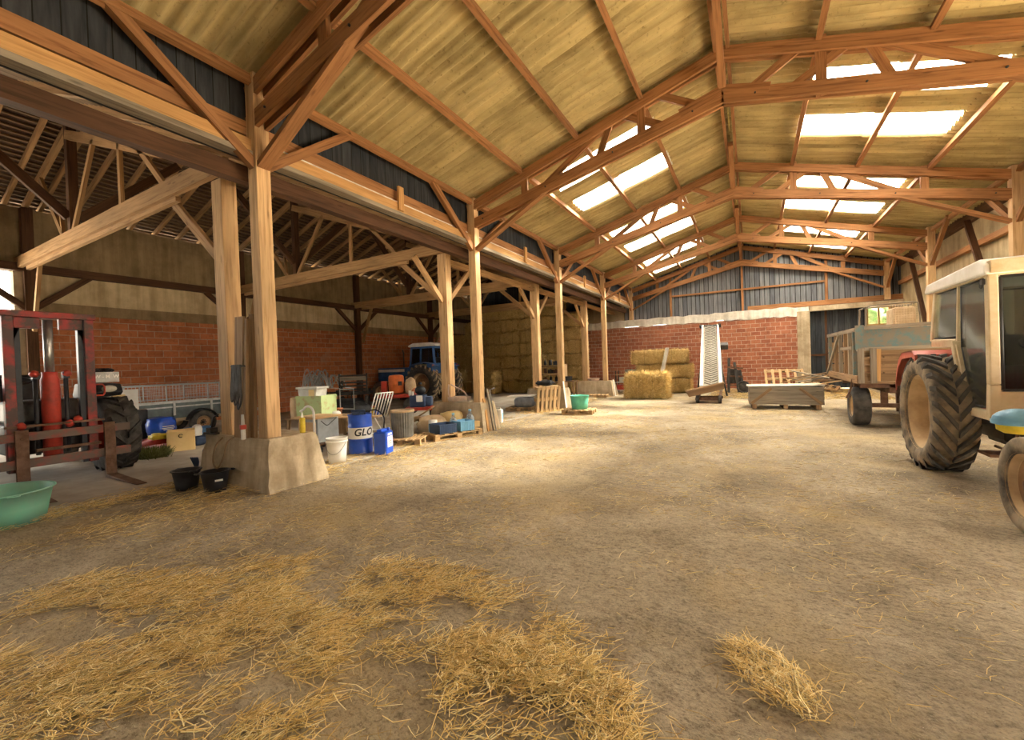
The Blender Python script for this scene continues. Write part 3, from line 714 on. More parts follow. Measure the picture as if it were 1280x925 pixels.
# ------------------------------------------------------------------ wheels
def wheel(parent, c, R, w, rr, s, n=0, lh=.03, skew=.22, tyre='rubber', rim='tan_rim', hub='rust', name='wheel', deep=.1, dirn=1, lug=None):
    """tyre around local x; s = side of the visible face; the tyre is the part, rim and hub its sub-parts"""
    h = w/2; m = MB(); cx, cy, cz = c
    prof = [(rr,-h*.78),(rr+.025*R,-h*.93),(rr+(R-rr)*.45,-h*1.04),(R*.93,-h*1.0),(R*.985,-h*.82),(R,-h*.45),(R,h*.45),(R*.985,h*.82),(R*.93,h*1.0),(rr+(R-rr)*.45,h*1.04),(rr+.025*R,h*.93),(rr,h*.78)]
    m.lathe(prof, (0,0,0), 'x', 48, True, True)
    if n:
        body = m
        if lug: m = MB()
        for i in range(n):
            for sg in (-1, 1):
                a0 = 2*PI*(i+(.5 if sg > 0 else 0))/n; prev = None
                for t in (0, .5, .85, 1.0):
                    x = sg*(h*.04+t*h*.98); a = a0+dirn*t*skew; da = .44*2*PI/n*(1-.25*t); top = (R+lh) if t < .9 else R*.95
                    bot = R*.97 if t < .9 else R*.90
                    q = [Vector((x, rad*math.cos(g), rad*math.sin(g))) for rad, g in ((bot,a-da/2),(top,a-da/2*.8),(top,a+da/2*.8),(bot,a+da/2))]
                    if prev: m.hexa(prev+q)
                    prev = q
        if lug: lm, m = m, body
    t = m.build(name, tyre, parent); t.location = c
    if n and lug: lm.build('tread_lugs', lug, t)
    d = MB(); k = s*h
    d.lathe([(rr*1.03,k*.92),(rr*1.03,k*.80),(rr*.955,k*.74),(rr*.90,k*.35),(rr*.89,k*.30),(rr*.885,k*(.6-deep*5))], (0,0,0), 'x', 40)
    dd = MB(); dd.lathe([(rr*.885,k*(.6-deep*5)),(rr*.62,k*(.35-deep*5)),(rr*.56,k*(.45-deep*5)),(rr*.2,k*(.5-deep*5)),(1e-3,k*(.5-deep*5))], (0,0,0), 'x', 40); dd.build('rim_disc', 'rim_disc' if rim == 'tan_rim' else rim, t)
    d.lathe([(rr*1.0,-k*.9),(rr*.95,-k*.7),(rr*.88,-k*.2),(rr*.5,-k*.15),(1e-3,-k*.15)], (0,0,0), 'x', 32)
    d.build('rim', rim, t)
    b = MB(); z = k*(.5-deep*5)
    b.lathe([(rr*.24,z),(rr*.24,z+s*.03),(rr*.16,z+s*.06),(1e-3,z+s*.065)], (0,0,0), 'x', 20)
    for i in range(8):
        a = 2*PI*i/8; b.lathe([(.014,z-s*.005),(.014,z+s*.02),(1e-3,z+s*.02)], (0, rr*.38*math.cos(a), rr*.38*math.sin(a)), 'x', 6)
    b.build('hub', hub, t)
    return t
def pane(parent, pts, name='window_pane', mat='glass', th=.006, frame=None):
    P = [Vector(p) for p in pts]; n = (P[1]-P[0]).cross(P[2]-P[0]).normalized()*th
    m = MB(); m.quad([p+n for p in P]); m.quad([p-n for p in reversed(P)])
    for i in range(len(P)):
        a, b = P[i], P[(i+1) % len(P)]; m.quad([a-n,b-n,b+n,a+n])
    o = m.build(name, mat, parent)
    if frame:
        f = MB()
        for i in range(len(P)):
            a, b = P[i], P[(i+1) % len(P)]; f.tube([a, b], frame, 6)
        f.build('seal', 'black', o)
    return o

# ------------------------------------------------------------------ cream cab tractor (front towards the camera; forward = -y)
T = thing('tractor', 'old tractor with cream cab, red rear fender and dusty tyres, at the right edge', 'tractor', (2.95, 7.82, 0))
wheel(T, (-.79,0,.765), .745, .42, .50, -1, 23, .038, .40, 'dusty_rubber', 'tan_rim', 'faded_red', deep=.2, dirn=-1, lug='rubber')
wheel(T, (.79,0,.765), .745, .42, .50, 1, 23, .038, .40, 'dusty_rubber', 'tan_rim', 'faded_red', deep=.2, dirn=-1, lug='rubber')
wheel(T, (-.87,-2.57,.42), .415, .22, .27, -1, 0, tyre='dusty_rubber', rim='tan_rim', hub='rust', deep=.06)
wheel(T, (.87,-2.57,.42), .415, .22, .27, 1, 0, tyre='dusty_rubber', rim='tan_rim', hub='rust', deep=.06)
for sx in (-1, 1):
    # rear fender: flat top over the axle, curled down behind
    m = MB(); pr = [(-.02,1.53),(.1,1.60),(.55,1.57),(.72,1.46),(.84,1.25),(.88,1.08)]
    x0, x1 = sx*1.0, sx*.50
    for i in range(len(pr)-1):
        (ya, za), (yb, zb) = pr[i], pr[i+1]
        m.hexa([(x0,ya,za),(x1,ya,za),(x1,ya,za-.02),(x0,ya,za-.02),(x0,yb,zb),(x1,yb,zb),(x1,yb,zb-.02),(x0,yb,zb-.02)])
        m.hexa([(x0,ya,za),(x0-sx*.015,ya,za),(x0-sx*.015,ya,za-.09),(x0,ya,za-.09),(x0,yb,zb),(x0-sx*.015,yb,zb),(x0-sx*.015,yb,zb-.09),(x0,yb,zb-.09)])
    m.box(((x0+x1)/2,-.025,1.49), (abs(x1-x0),.02,.10)); m.build('fender', 'faded_red', T, .006)
    m = MB(); m.box((sx*.52,.42,1.25), (.02,.85,.68)); m.build('fender_side', 'red', T)
# cab: pillars, panels, roof, glass
cx0, cx1 = -.65, .65; yf, yr = -1.20, .50; zt = 2.43
m = MB()
for x in (cx0, cx1):
    m.beam((x,yf+.03,.80), (x,yf-.0,1.2), .085, .10, (0,1,0)); m.beam((x,yf,1.2), (x,yf+.02,zt), .085, .10, (0,1,0)); m.beam((x,yr+.02,1.72), (x,yr-.15,zt), .07, .08, (0,1,0))
    m.beam((x,-.33,1.70), (x,-.39,zt), .05, .045, (0,1,0)); m.beam((x,yf,zt-.01), (x,yr-.15,zt-.01), .07, .07)
    m.beam((x,-.30,1.70), (x,-.66,.80), .08, .13, (1,0,0))
    m.beam((x,-.62,.85), (x,yf+.02,.85), .075, .10); m.beam((x,yr+.02,1.70), (x,-.30,1.68), .06, .10)
m.beam((cx0,yf,zt-.01), (cx1,yf,zt-.01), .07, .07); m.beam((cx0,yr-.15,zt-.01), (cx1,yr-.15,zt-.01), .07, .07)
m.build('cab_frame', 'cream', T, .012)
m = MB(); m.prism([(cx0-.02,.90),(cx1+.02,.90),(cx1+.0,1.12),(cx0-.0,1.12)], 'y', yf-.03, yf+.03); m.build('front_panel', 'cream', T, .01)
m = MB(); m.prism([(-.30,1.66),(-.40,1.66),(-.76,.83),(-.66,.83)], 'x', cx0-.045, cx0-.02); m.prism([(-.30,1.66),(-.40,1.66),(-.76,.83),(-.66,.83)], 'x', cx1+.02, cx1+.045); m.build('door_edge', 'cream', T)
m = MB(); m.prism([(yf-.10,2.40),(yr+.02,2.40),(yr+.03,2.445),(yr-.05,2.53),(yf+.05,2.58),(yf-.09,2.50)], 'x', cx0-.09, cx1+.09); m.build('cab_roof', 'white_roof', T, .02)
m = MB(); m.beam((cx0-.05,yf-.06,2.475), (cx1+.05,yf-.06,2.475), .1, .14); m.build('roof_visor', 'cream', T, .01)
pane(T, [(cx0,-.42,1.62),(cx0,-.43,2.38),(cx0,yf+.09,2.38),(cx0,yf+.07,.93),(cx0,-.72,.93)], 'door_window', 'glass', .004, .012)
pane(T, [(cx1,-.42,1.62),(cx1,-.43,2.38),(cx1,yf+.09,2.38),(cx1,yf+.07,.93),(cx1,-.72,.93)], 'door_window', 'glass', .004, .012)
for x in (cx0, cx1): pane(T, [(x,yr-.02,1.76),(x,yr-.16,2.38),(x,-.37,2.38),(x,-.31,1.76)], 'side_window', 'glass', .004, .01)
pane(T, [(cx0+.07,yf,1.14),(cx1-.07,yf,1.14),(cx1-.07,yf+.02,2.37),(cx0+.07,yf+.02,2.37)], 'windscreen', 'glass_dark', .004, .016)
pane(T, [(cx1-.06,yr-.02,1.76),(cx0+.06,yr-.02,1.76),(cx0+.06,yr-.15,2.37),(cx1-.06,yr-.15,2.37)], 'rear_window', 'glass', .004, .012)
m = MB(); m.tube(arc((cx0-.06,yf+.07,2.30), .035, 0, 2*PI, 8, 'yz'), .008, 6); m.box((cx0-.055,yf+.05,2.33), (.03,.05,.06)); m.build('hinge', 'dark_metal', T)
m = MB(); m.box((.0,.05,1.18), (.5,.5,.14)); m.box((.0,.30,1.48), (.5,.12,.55)); m.build('seat', 'black', T, .03)
m = MB(); m.tube(arc((0,0,0), .2, 0, 2*PI, 20, 'xy')[:-1], .014, 8, closed=True); m.tube([(0,0,0),(0,-.1,-.45)], .018, 8)
for a in (0, 2.1, 4.2): m.tube([(0,0,-.01),(.2*math.cos(a),.2*math.sin(a),0)], .009, 6)
sw = m.build('steering_wheel', 'black', T); sw.location = (0,-.55,1.62); sw.rotation_euler = (.5,0,0)
m = MB(); m.box((0,-.95,1.15), (.9,.3,.5)); m.build('dashboard', 'black', T, .03)
m = MB(); m.lohi((cx0-.02,-1.25,.80), (cx1+.02,-.62,.885)); m.build('cab_sill', 'red', T, .008)
m = MB(); m.prism([(-.30,.78),(.30,.78),(.30,1.25),(.22,1.32),(-.22,1.32),(-.30,1.25)], 'y', -2.95, yf-.03); m.build('hood', 'red', T, .02)
m = MB(); m.lohi((-.22,-2.9,.38), (.22,.25,.82)); m.lohi((-.30,-.45,.45), (.30,.35,1.0)); m.lathe([(.14,-.62),(.16,-.3),(.16,.3),(.14,.62)], (0,0,.765), 'x', 16); m.build('transmission', 'dark_metal', T, .03)
m = MB(); m.beam((-.8,-2.57,.46), (.8,-2.57,.46), .09, .12); m.build('front_axle', 'dark_metal', T)
m = MB(); m.tube([(-.35,-1.0,.8),(-.42,-.9,.42),(-.42,-.55,.42)], .016, 6); m.lohi((-.62,-1.0,.36), (-.36,-.68,.39)); m.build('step', 'rust', T)
m = MB(); m.ball((0,0,0), .13, 1.15, 1.15, .8, 20); m.lathe([(.155,-.02),(.155,.02)], (0,0,-.02), 'z', 20)
hl = m.build('headlamp_shell', 'light_blue', T, label='shiny blue domed lamp shell'); hl.location = (-.74,-1.95,.91); hl.scale = (1.25,1.1,1)
m = MB(); m.lathe([(.13,.0),(.125,-.07),(.09,-.10),(1e-3,-.10)], (0,0,-.03), 'z', 20); m.build('lamp_base', 'yellow', hl)
m = MB(); m.tube([(0,0,-.1),(.1,.1,-.3),(.30,.15,-.33)], .02, 8); m.build('bracket', 'dark_metal', hl)

# ------------------------------------------------------------------ wooden farm trailer
G = thing('farm_trailer', 'weathered wooden farm trailer with flaking teal boards behind the cream cab tractor', 'trailer', (2.93, 11.2, 0))
x0, x1, L, zb = -1.0, 1.0, 4.1, .98
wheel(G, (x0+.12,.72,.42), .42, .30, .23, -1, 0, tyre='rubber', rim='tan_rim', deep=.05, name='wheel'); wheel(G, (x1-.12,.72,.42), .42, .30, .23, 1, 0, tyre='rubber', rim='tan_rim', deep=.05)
m = MB()
for x in (-.45, .45): m.beam((x,.05,.84), (x,L,.84), .1, .18)
for y in (.1, .72, 2.0, 3.25, L-.1): m.beam((x0+.03,y,.9), (x1-.03,y,.9), .1, .08)
for y in (.72,): m.beam((x0+.1,y,.44), (x1-.1,y,.44), .09, .09); m.beam((-.45,y,.46), (-.45,y,.78), .12, .06); m.beam((.45,y,.46), (.45,y,.78), .12, .06)
m.beam((0,-.0,.82), (0,-1.6,.55), .08, .08); m.beam((-.45,3.7,.0), (-.45,3.7,.8), .08, .08); m.beam((.45,3.7,.0), (.45,3.7,.8), .08, .08)
m.build('chassis', 'rust', G)
m = MB(); i = 0; y = .0
while y < L-.05: m.lohi((x0,y,.95), (x1,y+.19,.99)); y += .2
m.build('deck', 'old_board', G)
m = MB(); z = .99
for hgt, jit in ((.18,.0),(.17,.01),(.15,-.01),(.15,.012)):
    m.beam((x0+.02,.03+jit,z+hgt/2), (x1-.02,.03-jit,z+hgt/2+jit), .035, hgt-.015); z += hgt
m.build('headboard', 'old_board', G)
m = MB(); m.beam((x0+.05,.03,1.87), (x1-.02,.03,1.90), .03, .38); m.build('upper_headboard', 'teal_paint', G)
m = MB(); m.beam((x0-.02,.02,1.66), (x1+.02,.02,1.68), .06, .07); m.beam((x0-.02,.02,2.10), (x1+.02,.02,2.13), .07, .07); m.build('headboard_rail', 'grey_wood', G)
for x, zt_ in ((x0+.04,1.68),(x0+.24,1.68),(x1-.1,2.15)): m = MB(); m.beam((x,-.01,.96), (x,-.01,zt_), .10, .05, (0,1,0)); m.build('headboard_stake', 'grey_wood', G)
m = MB(); m.beam((x0+.03,.0,1.66), (x0+.03,.0,2.16), .14, .05, (0,1,0)); m.build('corner_post', 'teal_paint', G)
m = MB(); m.beam((x0+.3,-.015,1.0), (x0+.32,-.015,1.66), .09, .03, (0,1,0)); m.build('loose_slat', 'beam', G, label='bright new wooden slat')
for sx, xs in ((-1, x0), (1, x1)):
    m = MB()
    m.beam((xs,.1,2.08), (xs,L-.3,2.10), .07, .08); m.beam((xs,.5,1.70), (xs,1.9,1.70), .05, .07); m.build('side_rail', 'grey_wood', G)
    m = MB(); m.beam((xs,.0,1.03), (xs,L,1.03), .05, .16); m.build('side_board', 'old_board', G)
    for y, mt in ((.45,'teal_paint'),(.95,'grey_wood'),(1.45,'old_board'),(2.1,'grey_wood'),(2.75,'old_board'),(3.7,'teal_paint')):
        m = MB(); m.beam((xs+sx*-.02,y,.98), (xs+sx*-.02,y,2.08), .07, .09, (0,1,0)); m.build('side_stake', mt, G)
    m = MB(); m.beam((xs+sx*.03,2.0,2.06), (xs+sx*.03,3.9,1.05), .04, .08); m.build('side_brace', 'grey_wood', G)
m = MB(); z = 1.0
for hgt in (.3, .3, .3): m.beam((x0+.02,L-.02,z+.15), (x1-.02,L-.02,z+.15), .03, hgt-.02); z += .31
m.build('tailboard', 'old_board', G)
m = MB(); m.tube(smoothpath([(x0-.02,.55,1.02),(x0-.06,.5,.8),(x0-.14,.42,.62)], 5), .02, 6); m.build('latch_bar', 'rust', G)
# crate of wire mesh riding in the trailer
B = thing('mesh_crate', 'rounded wire mesh crate with tan packing standing in the farm trailer', 'crate', (2.98, 13.4, 2.004))
def mesh_panel(m, o, u, v, nu, nv, r):
    o, u, v = Vector(o), Vector(u), Vector(v)
    for i in range(nu+1): m.tube([o+u*(i/nu), o+u*(i/nu)+v], r, 4, False)
    for j in range(nv+1): m.tube([o+v*(j/nv), o+v*(j/nv)+u], r, 4, False)
m = MB(); 
for y in (0, .7): m.tube(smoothpath([(-.52,y,.0),(-.5,y,.6),(-.42,y,.72),(.36,y,.74),(.46,y,.62),(.5,y,.0)], 4), .018, 6)
for x in (-.5, .5): m.tube([(x,0,.05),(x,.7,.05)], .018, 6); m.tube([(x*.84,0,.73),(x*.84,.7,.73)], .018, 6)
m.build('frame', 'grey_wood', B)
m = MB(); mesh_panel(m, (0,0,.05), (.46,0,0), (0,0,.67), 9, 12, .004); m.build('mesh', 'tan_cloth', B); m = MB(); mesh_panel(m, (0,.7,.05), (.46,0,0), (0,0,.67), 9, 12, .004); m.build('mesh', 'tan_cloth', B)
m = MB(); m.box((.22,.35,.35), (.42,.62,.6)); m.build('packing', 'tan_cloth', B, .05)
pr_ = None
for k in range(7):
    for i in range(4):
        lc = (2.60+.26*i, 13.75, 1.066+.144*k)
        if pr_ is None: pr_ = single(one('box', (0,0,0), (.24,1.3,.14)), 'old_plank', 'old_board', 'thick old plank stacked in the farm trailer under the mesh crate', 'plank', lc, 0, 'planks in the farm trailer')
        else: o = pr_.copy(); C.objects.link(o); o.location = lc

# ------------------------------------------------------------------ red forklift (local forward = +y, turned to face +X)
K = thing('forklift', 'red tractor forklift with worn mast and two forks, by the green tub', 'forklift', (-9.1, 2.15, 0), -PI/2)
# local: +y = towards the nave, +x = towards the camera's right hand side in front => world -Y
for sx in (-1, 1):
    m = MB(); x = sx*.42
    m.lohi((x-.055,-.10,.30), (x+.055,.02,2.60)); m.build('mast_upright', 'mast_red', K, .006)
    m = MB(); x = sx*.33; m.lohi((x-.03,-.12,.30), (x+.03,-.03,2.50)); m.build('inner_upright', 'black', K)
m = MB(); m.lohi((-.50,-.14,2.52), (.50,.04,2.61)); m.lohi((-.36,-.10,2.36), (-.10,-.02,2.52)); m.lohi((.10,-.10,2.36), (.36,-.02,2.52)); m.build('mast_head', 'mast_red', K, .006)
m = MB(); m.prism([(-.30,2.36),(-.40,2.36),(-.40,2.05)], 'y', -.11, -.03); m.prism([(.30,2.36),(.40,2.05),(.40,2.36)], 'y', -.11, -.03); m.build('mast_gusset', 'mast_red', K)
m = MB(); m.lathe([(1e-3,1.66),(.055,1.66),(.055,2.5),(1e-3,2.5)], (.0,-.12,0), 'z', 18); m.build('lift_rod', 'steel', K)
m = MB(); m.lathe([(1e-3,.35),(.105,.35),(.105,1.60),(.085,1.66),(.085,1.72),(1e-3,1.72)], (.0,-.12,0), 'z', 24); m.build('lift_cylinder', 'red', K)
m = MB()
for x in (-.16, .16): m.tube([(x,-.08,.5),(x,-.08,1.62)], .028, 8); m.lohi((x-.035,-.12,1.62), (x+.035,-.03,1.72))
m.build('guide_rod', 'black', K)
for p in ((-.17,-.06,1.69),(.17,-.06,1.69),(-.26,-.02,.98),(-.16,.0,.93),(.34,.02,.95)): m = MB(); m.ball(p, .055, jit=.1); m.build('fitting', 'red', K)
m = MB()
for z, hh in ((.80,.12), (.42,.13)): m.lohi((-.85,.03,z-hh/2), (.85,.09,z+hh/2))
m.build('carriage_bar', 'bar_red', K, .006)
m = MB(); m.lohi((-.55,-.0,.93), (.5,.05,.96)); m.lohi((-.5,-.02,.56), (.2,.04,.60)); m.build('cross_tube', 'rust', K)
for i, x in enumerate((-.58, .36)):
    m = MB(); m.lohi((x-.065,.09,.03), (x+.065,.145,.90)); m.prism([(.09,.02),(.145,.075),(.4,.06),(1.22,.028),(1.22,.02)], 'x', x-.065, x+.065); m.tube([(x,.14,.78),(x,.16,.78)], .022, 8); m.build('fork', 'rust', K, .004)
wheel(K, (-.88,-.72,.63), .60, .42, .30, -1, 16, .045, .34, 'rubber', 'red', 'dark_metal', deep=.06, dirn=1)
wheel(K, (.88,-.72,.63), .60, .42, .30, 1, 16, .045, .34, 'rubber', 'red', 'dark_metal', deep=.06, dirn=1)
wheel(K, (-.75,-2.7,.42), .42, .24, .22, -1, 0); wheel(K, (.75,-2.7,.42), .42, .24, .22, 1, 0)
m = MB(); m.lohi((-.42,-2.9,.50), (.42,-.25,.95)); m.lohi((-.35,-2.9,.95), (.35,-1.9,1.25)); m.build('chassis', 'dark_metal', K, .03)
m = MB(); m.lohi((-.36,-1.0,.95), (.36,-.3,1.30)); m.build('hull', 'dark_metal', K, .05)
for sx in (-1, 1):
    m = MB(); m.prism([(-.25,1.36),(-.35,1.50),(-.95,1.52),(-1.08,1.32),(-1.02,1.26),(-.35,1.30)], 'x', sx*.48, sx*.90); fd = m.build('fender', 'black', K, .02)
    m = MB(); m.ball((sx*.72,-.27,1.42), .075, 1.35, .35, .8); m.build('headlight', 'lamp_glass', fd)
    m = MB(); m.tube([(sx*.48,-.2,1.32),(sx*.62,-.2,1.32),(sx*.64,-.2,1.36),(sx*.64,-.2,1.46),(sx*.62,-.2,1.50),(sx*.48,-.2,1.50)], .014, 6); m.build('guard_bar', 'red', fd)
m = MB(); m.lohi((-.25,-1.75,1.1), (.25,-1.25,1.22)); m.prism([(-1.72,1.22),(-1.62,1.22),(-1.74,1.72),(-1.84,1.66)], 'x', -.22, .22); m.build('seat', 'black', K, .04)
m = MB(); m.tube(arc((0,0,0), .2, 0, 2*PI, 20, 'xy')[:-1], .018, 8, closed=True); m.tube([(0,0,0),(0,.05,-.35)], .022, 8)
for a in (.5, 2.6, 4.7): m.tube([(0,0,-.01),(.2*math.cos(a),.2*math.sin(a),0)], .012, 6)
sw = m.build('steering_wheel', 'black', K); sw.location = (.22,-.85,1.62); sw.rotation_euler = (-.35,0,0)
m = MB(); m.tube([(-.28,-.7,.95),(-.22,-.65,1.5)], .012, 6); m.tube([(-.20,-.6,.95),(-.30,-.55,1.55)], .012, 6); m.lohi((-.30,-.68,1.5), (-.12,-.60,1.53)); m.build('lever', 'steel', K)
m = MB(); m.lohi((.1,-1.9,1.25), (.6,-1.85,1.72)); m.build('panel_board', 'tan_cloth', K)
# tool box on the forklift fender, with rags
bx = thing('toolbox', 'grey metal toolbox with white lettering, lying on the forklift fender', 'toolbox', (-9.66, 2.84, 1.525), .05)
m = MB(); m.box((0,0,.09), (.20,.46,.18)); m.build('body', 'galv', bx, .012)
def text(s, size, depth=.002, bold=0, shear=0):
    c = bpy.data.curves.new('t', 'FONT'); c.body = s; c.size = size; c.extrude = depth; c.offset = bold; c.shear = shear; c.align_x = 'CENTER'; c.align_y = 'CENTER'
    o = bpy.data.objects.new('t', c); C.objects.link(o); dg = bpy.context.evaluated_depsgraph_get()
    me = bpy.data.meshes.new_from_object(o.evaluated_get(dg)); bpy.data.objects.remove(o); bpy.data.curves.remove(c); return me
def textobj(me, name, mat, parent, M4):
    me.transform(M4); me.materials.clear(); me.materials.append(M[mat]); o = bpy.data.objects.new(name, me); C.objects.link(o); o.parent = parent; return o
textobj(text('W  W - M  W', .075, .001, .003), 'lettering', 'white', bx, Matrix(((0,0,1,.102),(1,0,0,0),(0,1,0,.10),(0,0,0,1))))
m = MB(); 
for i in range(7): m.ball((random.uniform(-.05,.05), random.uniform(-.18,.14), 0), .06, 1, 1.2, .55, 12, .18)
single(m, 'rag_bundle', 'black', 'dark rags heaped on the grey toolbox', 'rags', (-9.66,2.86,1.735))
single(one('box', (0,0,.035), (.1,.12,.07)), 'paper_pack', 'white', 'small white pack lying on the grey toolbox', 'pack', (-9.64,2.66,1.705), .3)

# ------------------------------------------------------------------ blue tractor in the aisle (forward = -x world)
U = thing('tractor', 'blue cab tractor with white roof parked in the aisle beside the inner post', 'tractor', (-12.75, 15.3, 0), -PI/2+.06)
for sx in (-1, 1):
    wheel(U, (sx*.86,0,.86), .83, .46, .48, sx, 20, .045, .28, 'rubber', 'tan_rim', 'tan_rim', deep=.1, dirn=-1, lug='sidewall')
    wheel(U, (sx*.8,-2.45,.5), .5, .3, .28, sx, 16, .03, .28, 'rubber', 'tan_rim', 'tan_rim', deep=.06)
    m = MB(); pr = [(-.75,1.42),(-.5,1.70),(.0,1.80),(.5,1.74),(.72,1.6)]
    for i in range(len(pr)-1):
        (ya, za), (yb, zb_) = pr[i], pr[i+1]
        m.hexa([(sx*.6,ya,za),(sx*1.05,ya,za),(sx*1.05,ya,za+.03),(sx*.6,ya,za+.03),(sx*.6,yb,zb_),(sx*1.05,yb,zb_),(sx*1.05,yb,zb_+.03),(sx*.6,yb,zb_+.03)])
    m.lohi((sx*.6,.35,1.3), (sx*1.0,.62,1.74)); fd = m.build('fender', 'blue', U, .01)
    m = MB(); m.box((sx*.95,.64,1.66), (.14,.03,.09)); m.build('tail_light', 'amber' if sx > 0 else 'red_lens', fd)
m = MB()
for x in (-.68, .68):
    m.beam((x,.55,1.3), (x*.93,.45,2.5), .09, .09, (0,1,0)); m.beam((x,-.9,1.0), (x*.93,-.75,2.5), .08, .08, (0,1,0)); m.beam((x,-.25,1.3), (x*.94,-.22,2.5), .07, .07, (0,1,0))
    m.beam((x*.93,-.78,2.49), (x*.93,.48,2.49), .08, .08); m.beam((x,-.9,1.62), (x,.55,1.62), .06, .12)
m.beam((-.66,.53,1.55), (.66,.53,1.55), .08, .45); m.beam((-.66,-.88,1.3), (.66,-.88,1.3), .07, .5); m.beam((-.63,.46,2.49), (.63,.46,2.49), .08, .08); m.beam((-.63,-.77,2.49), (.63,-.77,2.49), .08, .08)
m.build('cab_frame', 'blue', U, .01)
m = MB(); m.prism([(-.9,2.53),(.62,2.53),(.6,2.60),(.35,2.70),(-.65,2.70),(-.9,2.60)], 'x', -.72, .72); m.build('cab_roof', 'white_roof', U, .03)
for x in (-.665, .665): pane(U, [(x*1.0,-.84,1.66),(x*1.0,-.28,1.66),(x*.95,-.26,2.45),(x*.95,-.73,2.45)], 'door_window', 'glass_dark', .004, .01); pane(U, [(x,-.22,1.66),(x,.5,1.66),(x*.95,.42,2.45),(x*.95,-.2,2.45)], 'side_window', 'glass_dark', .004, .01)
pane(U, [(-.58,-.8,1.66),(.58,-.8,1.66),(.56,-.74,2.45),(-.56,-.74,2.45)], 'windscreen', 'glass_dark')
pane(U, [(-.56,.48,2.42),(.56,.48,2.42),(.56,.85,1.98),(-.56,.85,1.98)], 'rear_window', 'glass', .004, .01)
m = MB(); m.lohi((-.3,-3.15,.95), (.3,-.9,1.62)); m.build('hood', 'blue', U, .05)
m = MB(); m.lohi((.301,-3.1,1.42), (.306,-1.5,1.55)); m.lohi((-.306,-3.1,1.42), (-.301,-1.5,1.55)); m.build('hood_stripe', 'white', U)
m = MB(); m.lohi((-.22,-3.1,.55), (.22,.2,.98)); m.lathe([(.15,-.6),(.15,.6)], (0,0,.86), 'x', 14); m.beam((-.7,-2.45,.55), (.7,-2.45,.55), .1, .12); m.build('chassis', 'dark_metal', U, .03)
m = MB(); m.tube([(.2,-1.6,1.6),(.2,-1.6,2.3),(.2,-1.66,2.45)], .035, 8); m.build('exhaust', 'dark_metal', U)
m = MB(); m.box((0,-.05,1.4), (.5,.5,.15)); m.box((0,.2,1.75), (.5,.12,.6)); m.build('seat', 'black', U, .04)
# ------------------------------------------------------------------ straw stalks, bales
def stalks(P, D, Ln, rad, bend, tone, up=None):
    """one mesh of 3-sided bent stalks; P base (n,3), D unit directions, Ln lengths"""
    n = len(P); up = np.tile((0,0,1.0), (n,1)) if up is None else up
    side = np.cross(D, up); side /= np.linalg.norm(side, axis=1, keepdims=True)+1e-9
    u2 = np.cross(side, D)
    verts = np.zeros((n,9,3))
    for k, t in enumerate((0,.5,1)):
        c = P+D*(Ln*t)[:,None]+side*(bend*np.sin(PI*t)*Ln)[:,None]
        for j in range(3):
            a = 2*PI*j/3+PI/6
            verts[:,k*3+j] = c+(side*math.cos(a)+u2*math.sin(a))*(rad*(1 if k < 2 else .6))[:,None]
    F = []
    for k in (0,1):
        for j in range(3):
            j2 = (j+1) % 3; F.append([k*3+j, k*3+j2, k*3+3+j2, k*3+3+j])
    F = np.array(F); faces = (F[None]+(np.arange(n)*9)[:,None,None]).reshape(-1,4)
    return verts.reshape(-1,3), faces, np.repeat(tone, 9)
def stalkmesh(name, verts, faces, tone, mat='straw'):
    me = bpy.data.meshes.new(name); nv, nf = len(verts), len(faces)
    me.vertices.add(nv); me.vertices.foreach_set('co', verts.ravel()); me.loops.add(nf*4); me.loops.foreach_set('vertex_index', faces.ravel().astype(np.int32))
    me.polygons.add(nf); me.polygons.foreach_set('loop_start', np.arange(0, nf*4, 4, dtype=np.int32)); me.polygons.foreach_set('loop_total', np.full(nf, 4, dtype=np.int32))
    me.update(); me.validate()
    a = me.attributes.new('tone', 'FLOAT', 'POINT'); a.data.foreach_set('value', tone.astype(np.float32)); me.materials.append(M[mat]); return me
def nz(x, y, s, seed):
    """cheap smooth value noise"""
    r = np.random.default_rng(seed).random((64,64)); X, Y = x*s, y*s
    i, j = np.floor(X).astype(int), np.floor(Y).astype(int); a, b = X-i, Y-j; a = a*a*(3-2*a); b = b*b*(3-2*b)
    g = lambda p, q: r[p % 64, q % 64]
    return (g(i,j)*(1-a)+g(i+1,j)*a)*(1-b)+(g(i,j+1)*(1-a)+g(i+1,j+1)*a)*b
def litter(name, label, n, sampler, ang=.6, spread=.55, Lr=(.08,.28), zr=(.002,.02), rad=(.0013,.0026), tone=(.25,1), seed=1):
    rng = np.random.default_rng(seed); x, y, h = sampler(rng, n); n = len(x)
    a = ang+rng.normal(0, spread, n); el = rng.normal(0, .10, n)+.04
    D = np.stack([np.cos(a)*np.cos(el), np.sin(a)*np.cos(el), np.sin(el)], 1); L = rng.uniform(*Lr, n)*rng.uniform(.5,1,n)
    P = np.stack([x, y, np.maximum(rng.uniform(*zr, n)*(1+h*3), np.maximum(0, -D[:,2]*L)+.002)], 1)
    v, f_, t = stalks(P, D, L, rng.uniform(*rad, n), rng.normal(0,.11,n), np.clip(rng.uniform(*tone, n)-(.45*(rng.random(n) < .25)),0,1))
    o = bpy.data.objects.new(name, stalkmesh(name, v, f_, t)); C.objects.link(o); return tag(o, label, 'straw', kind='stuff')
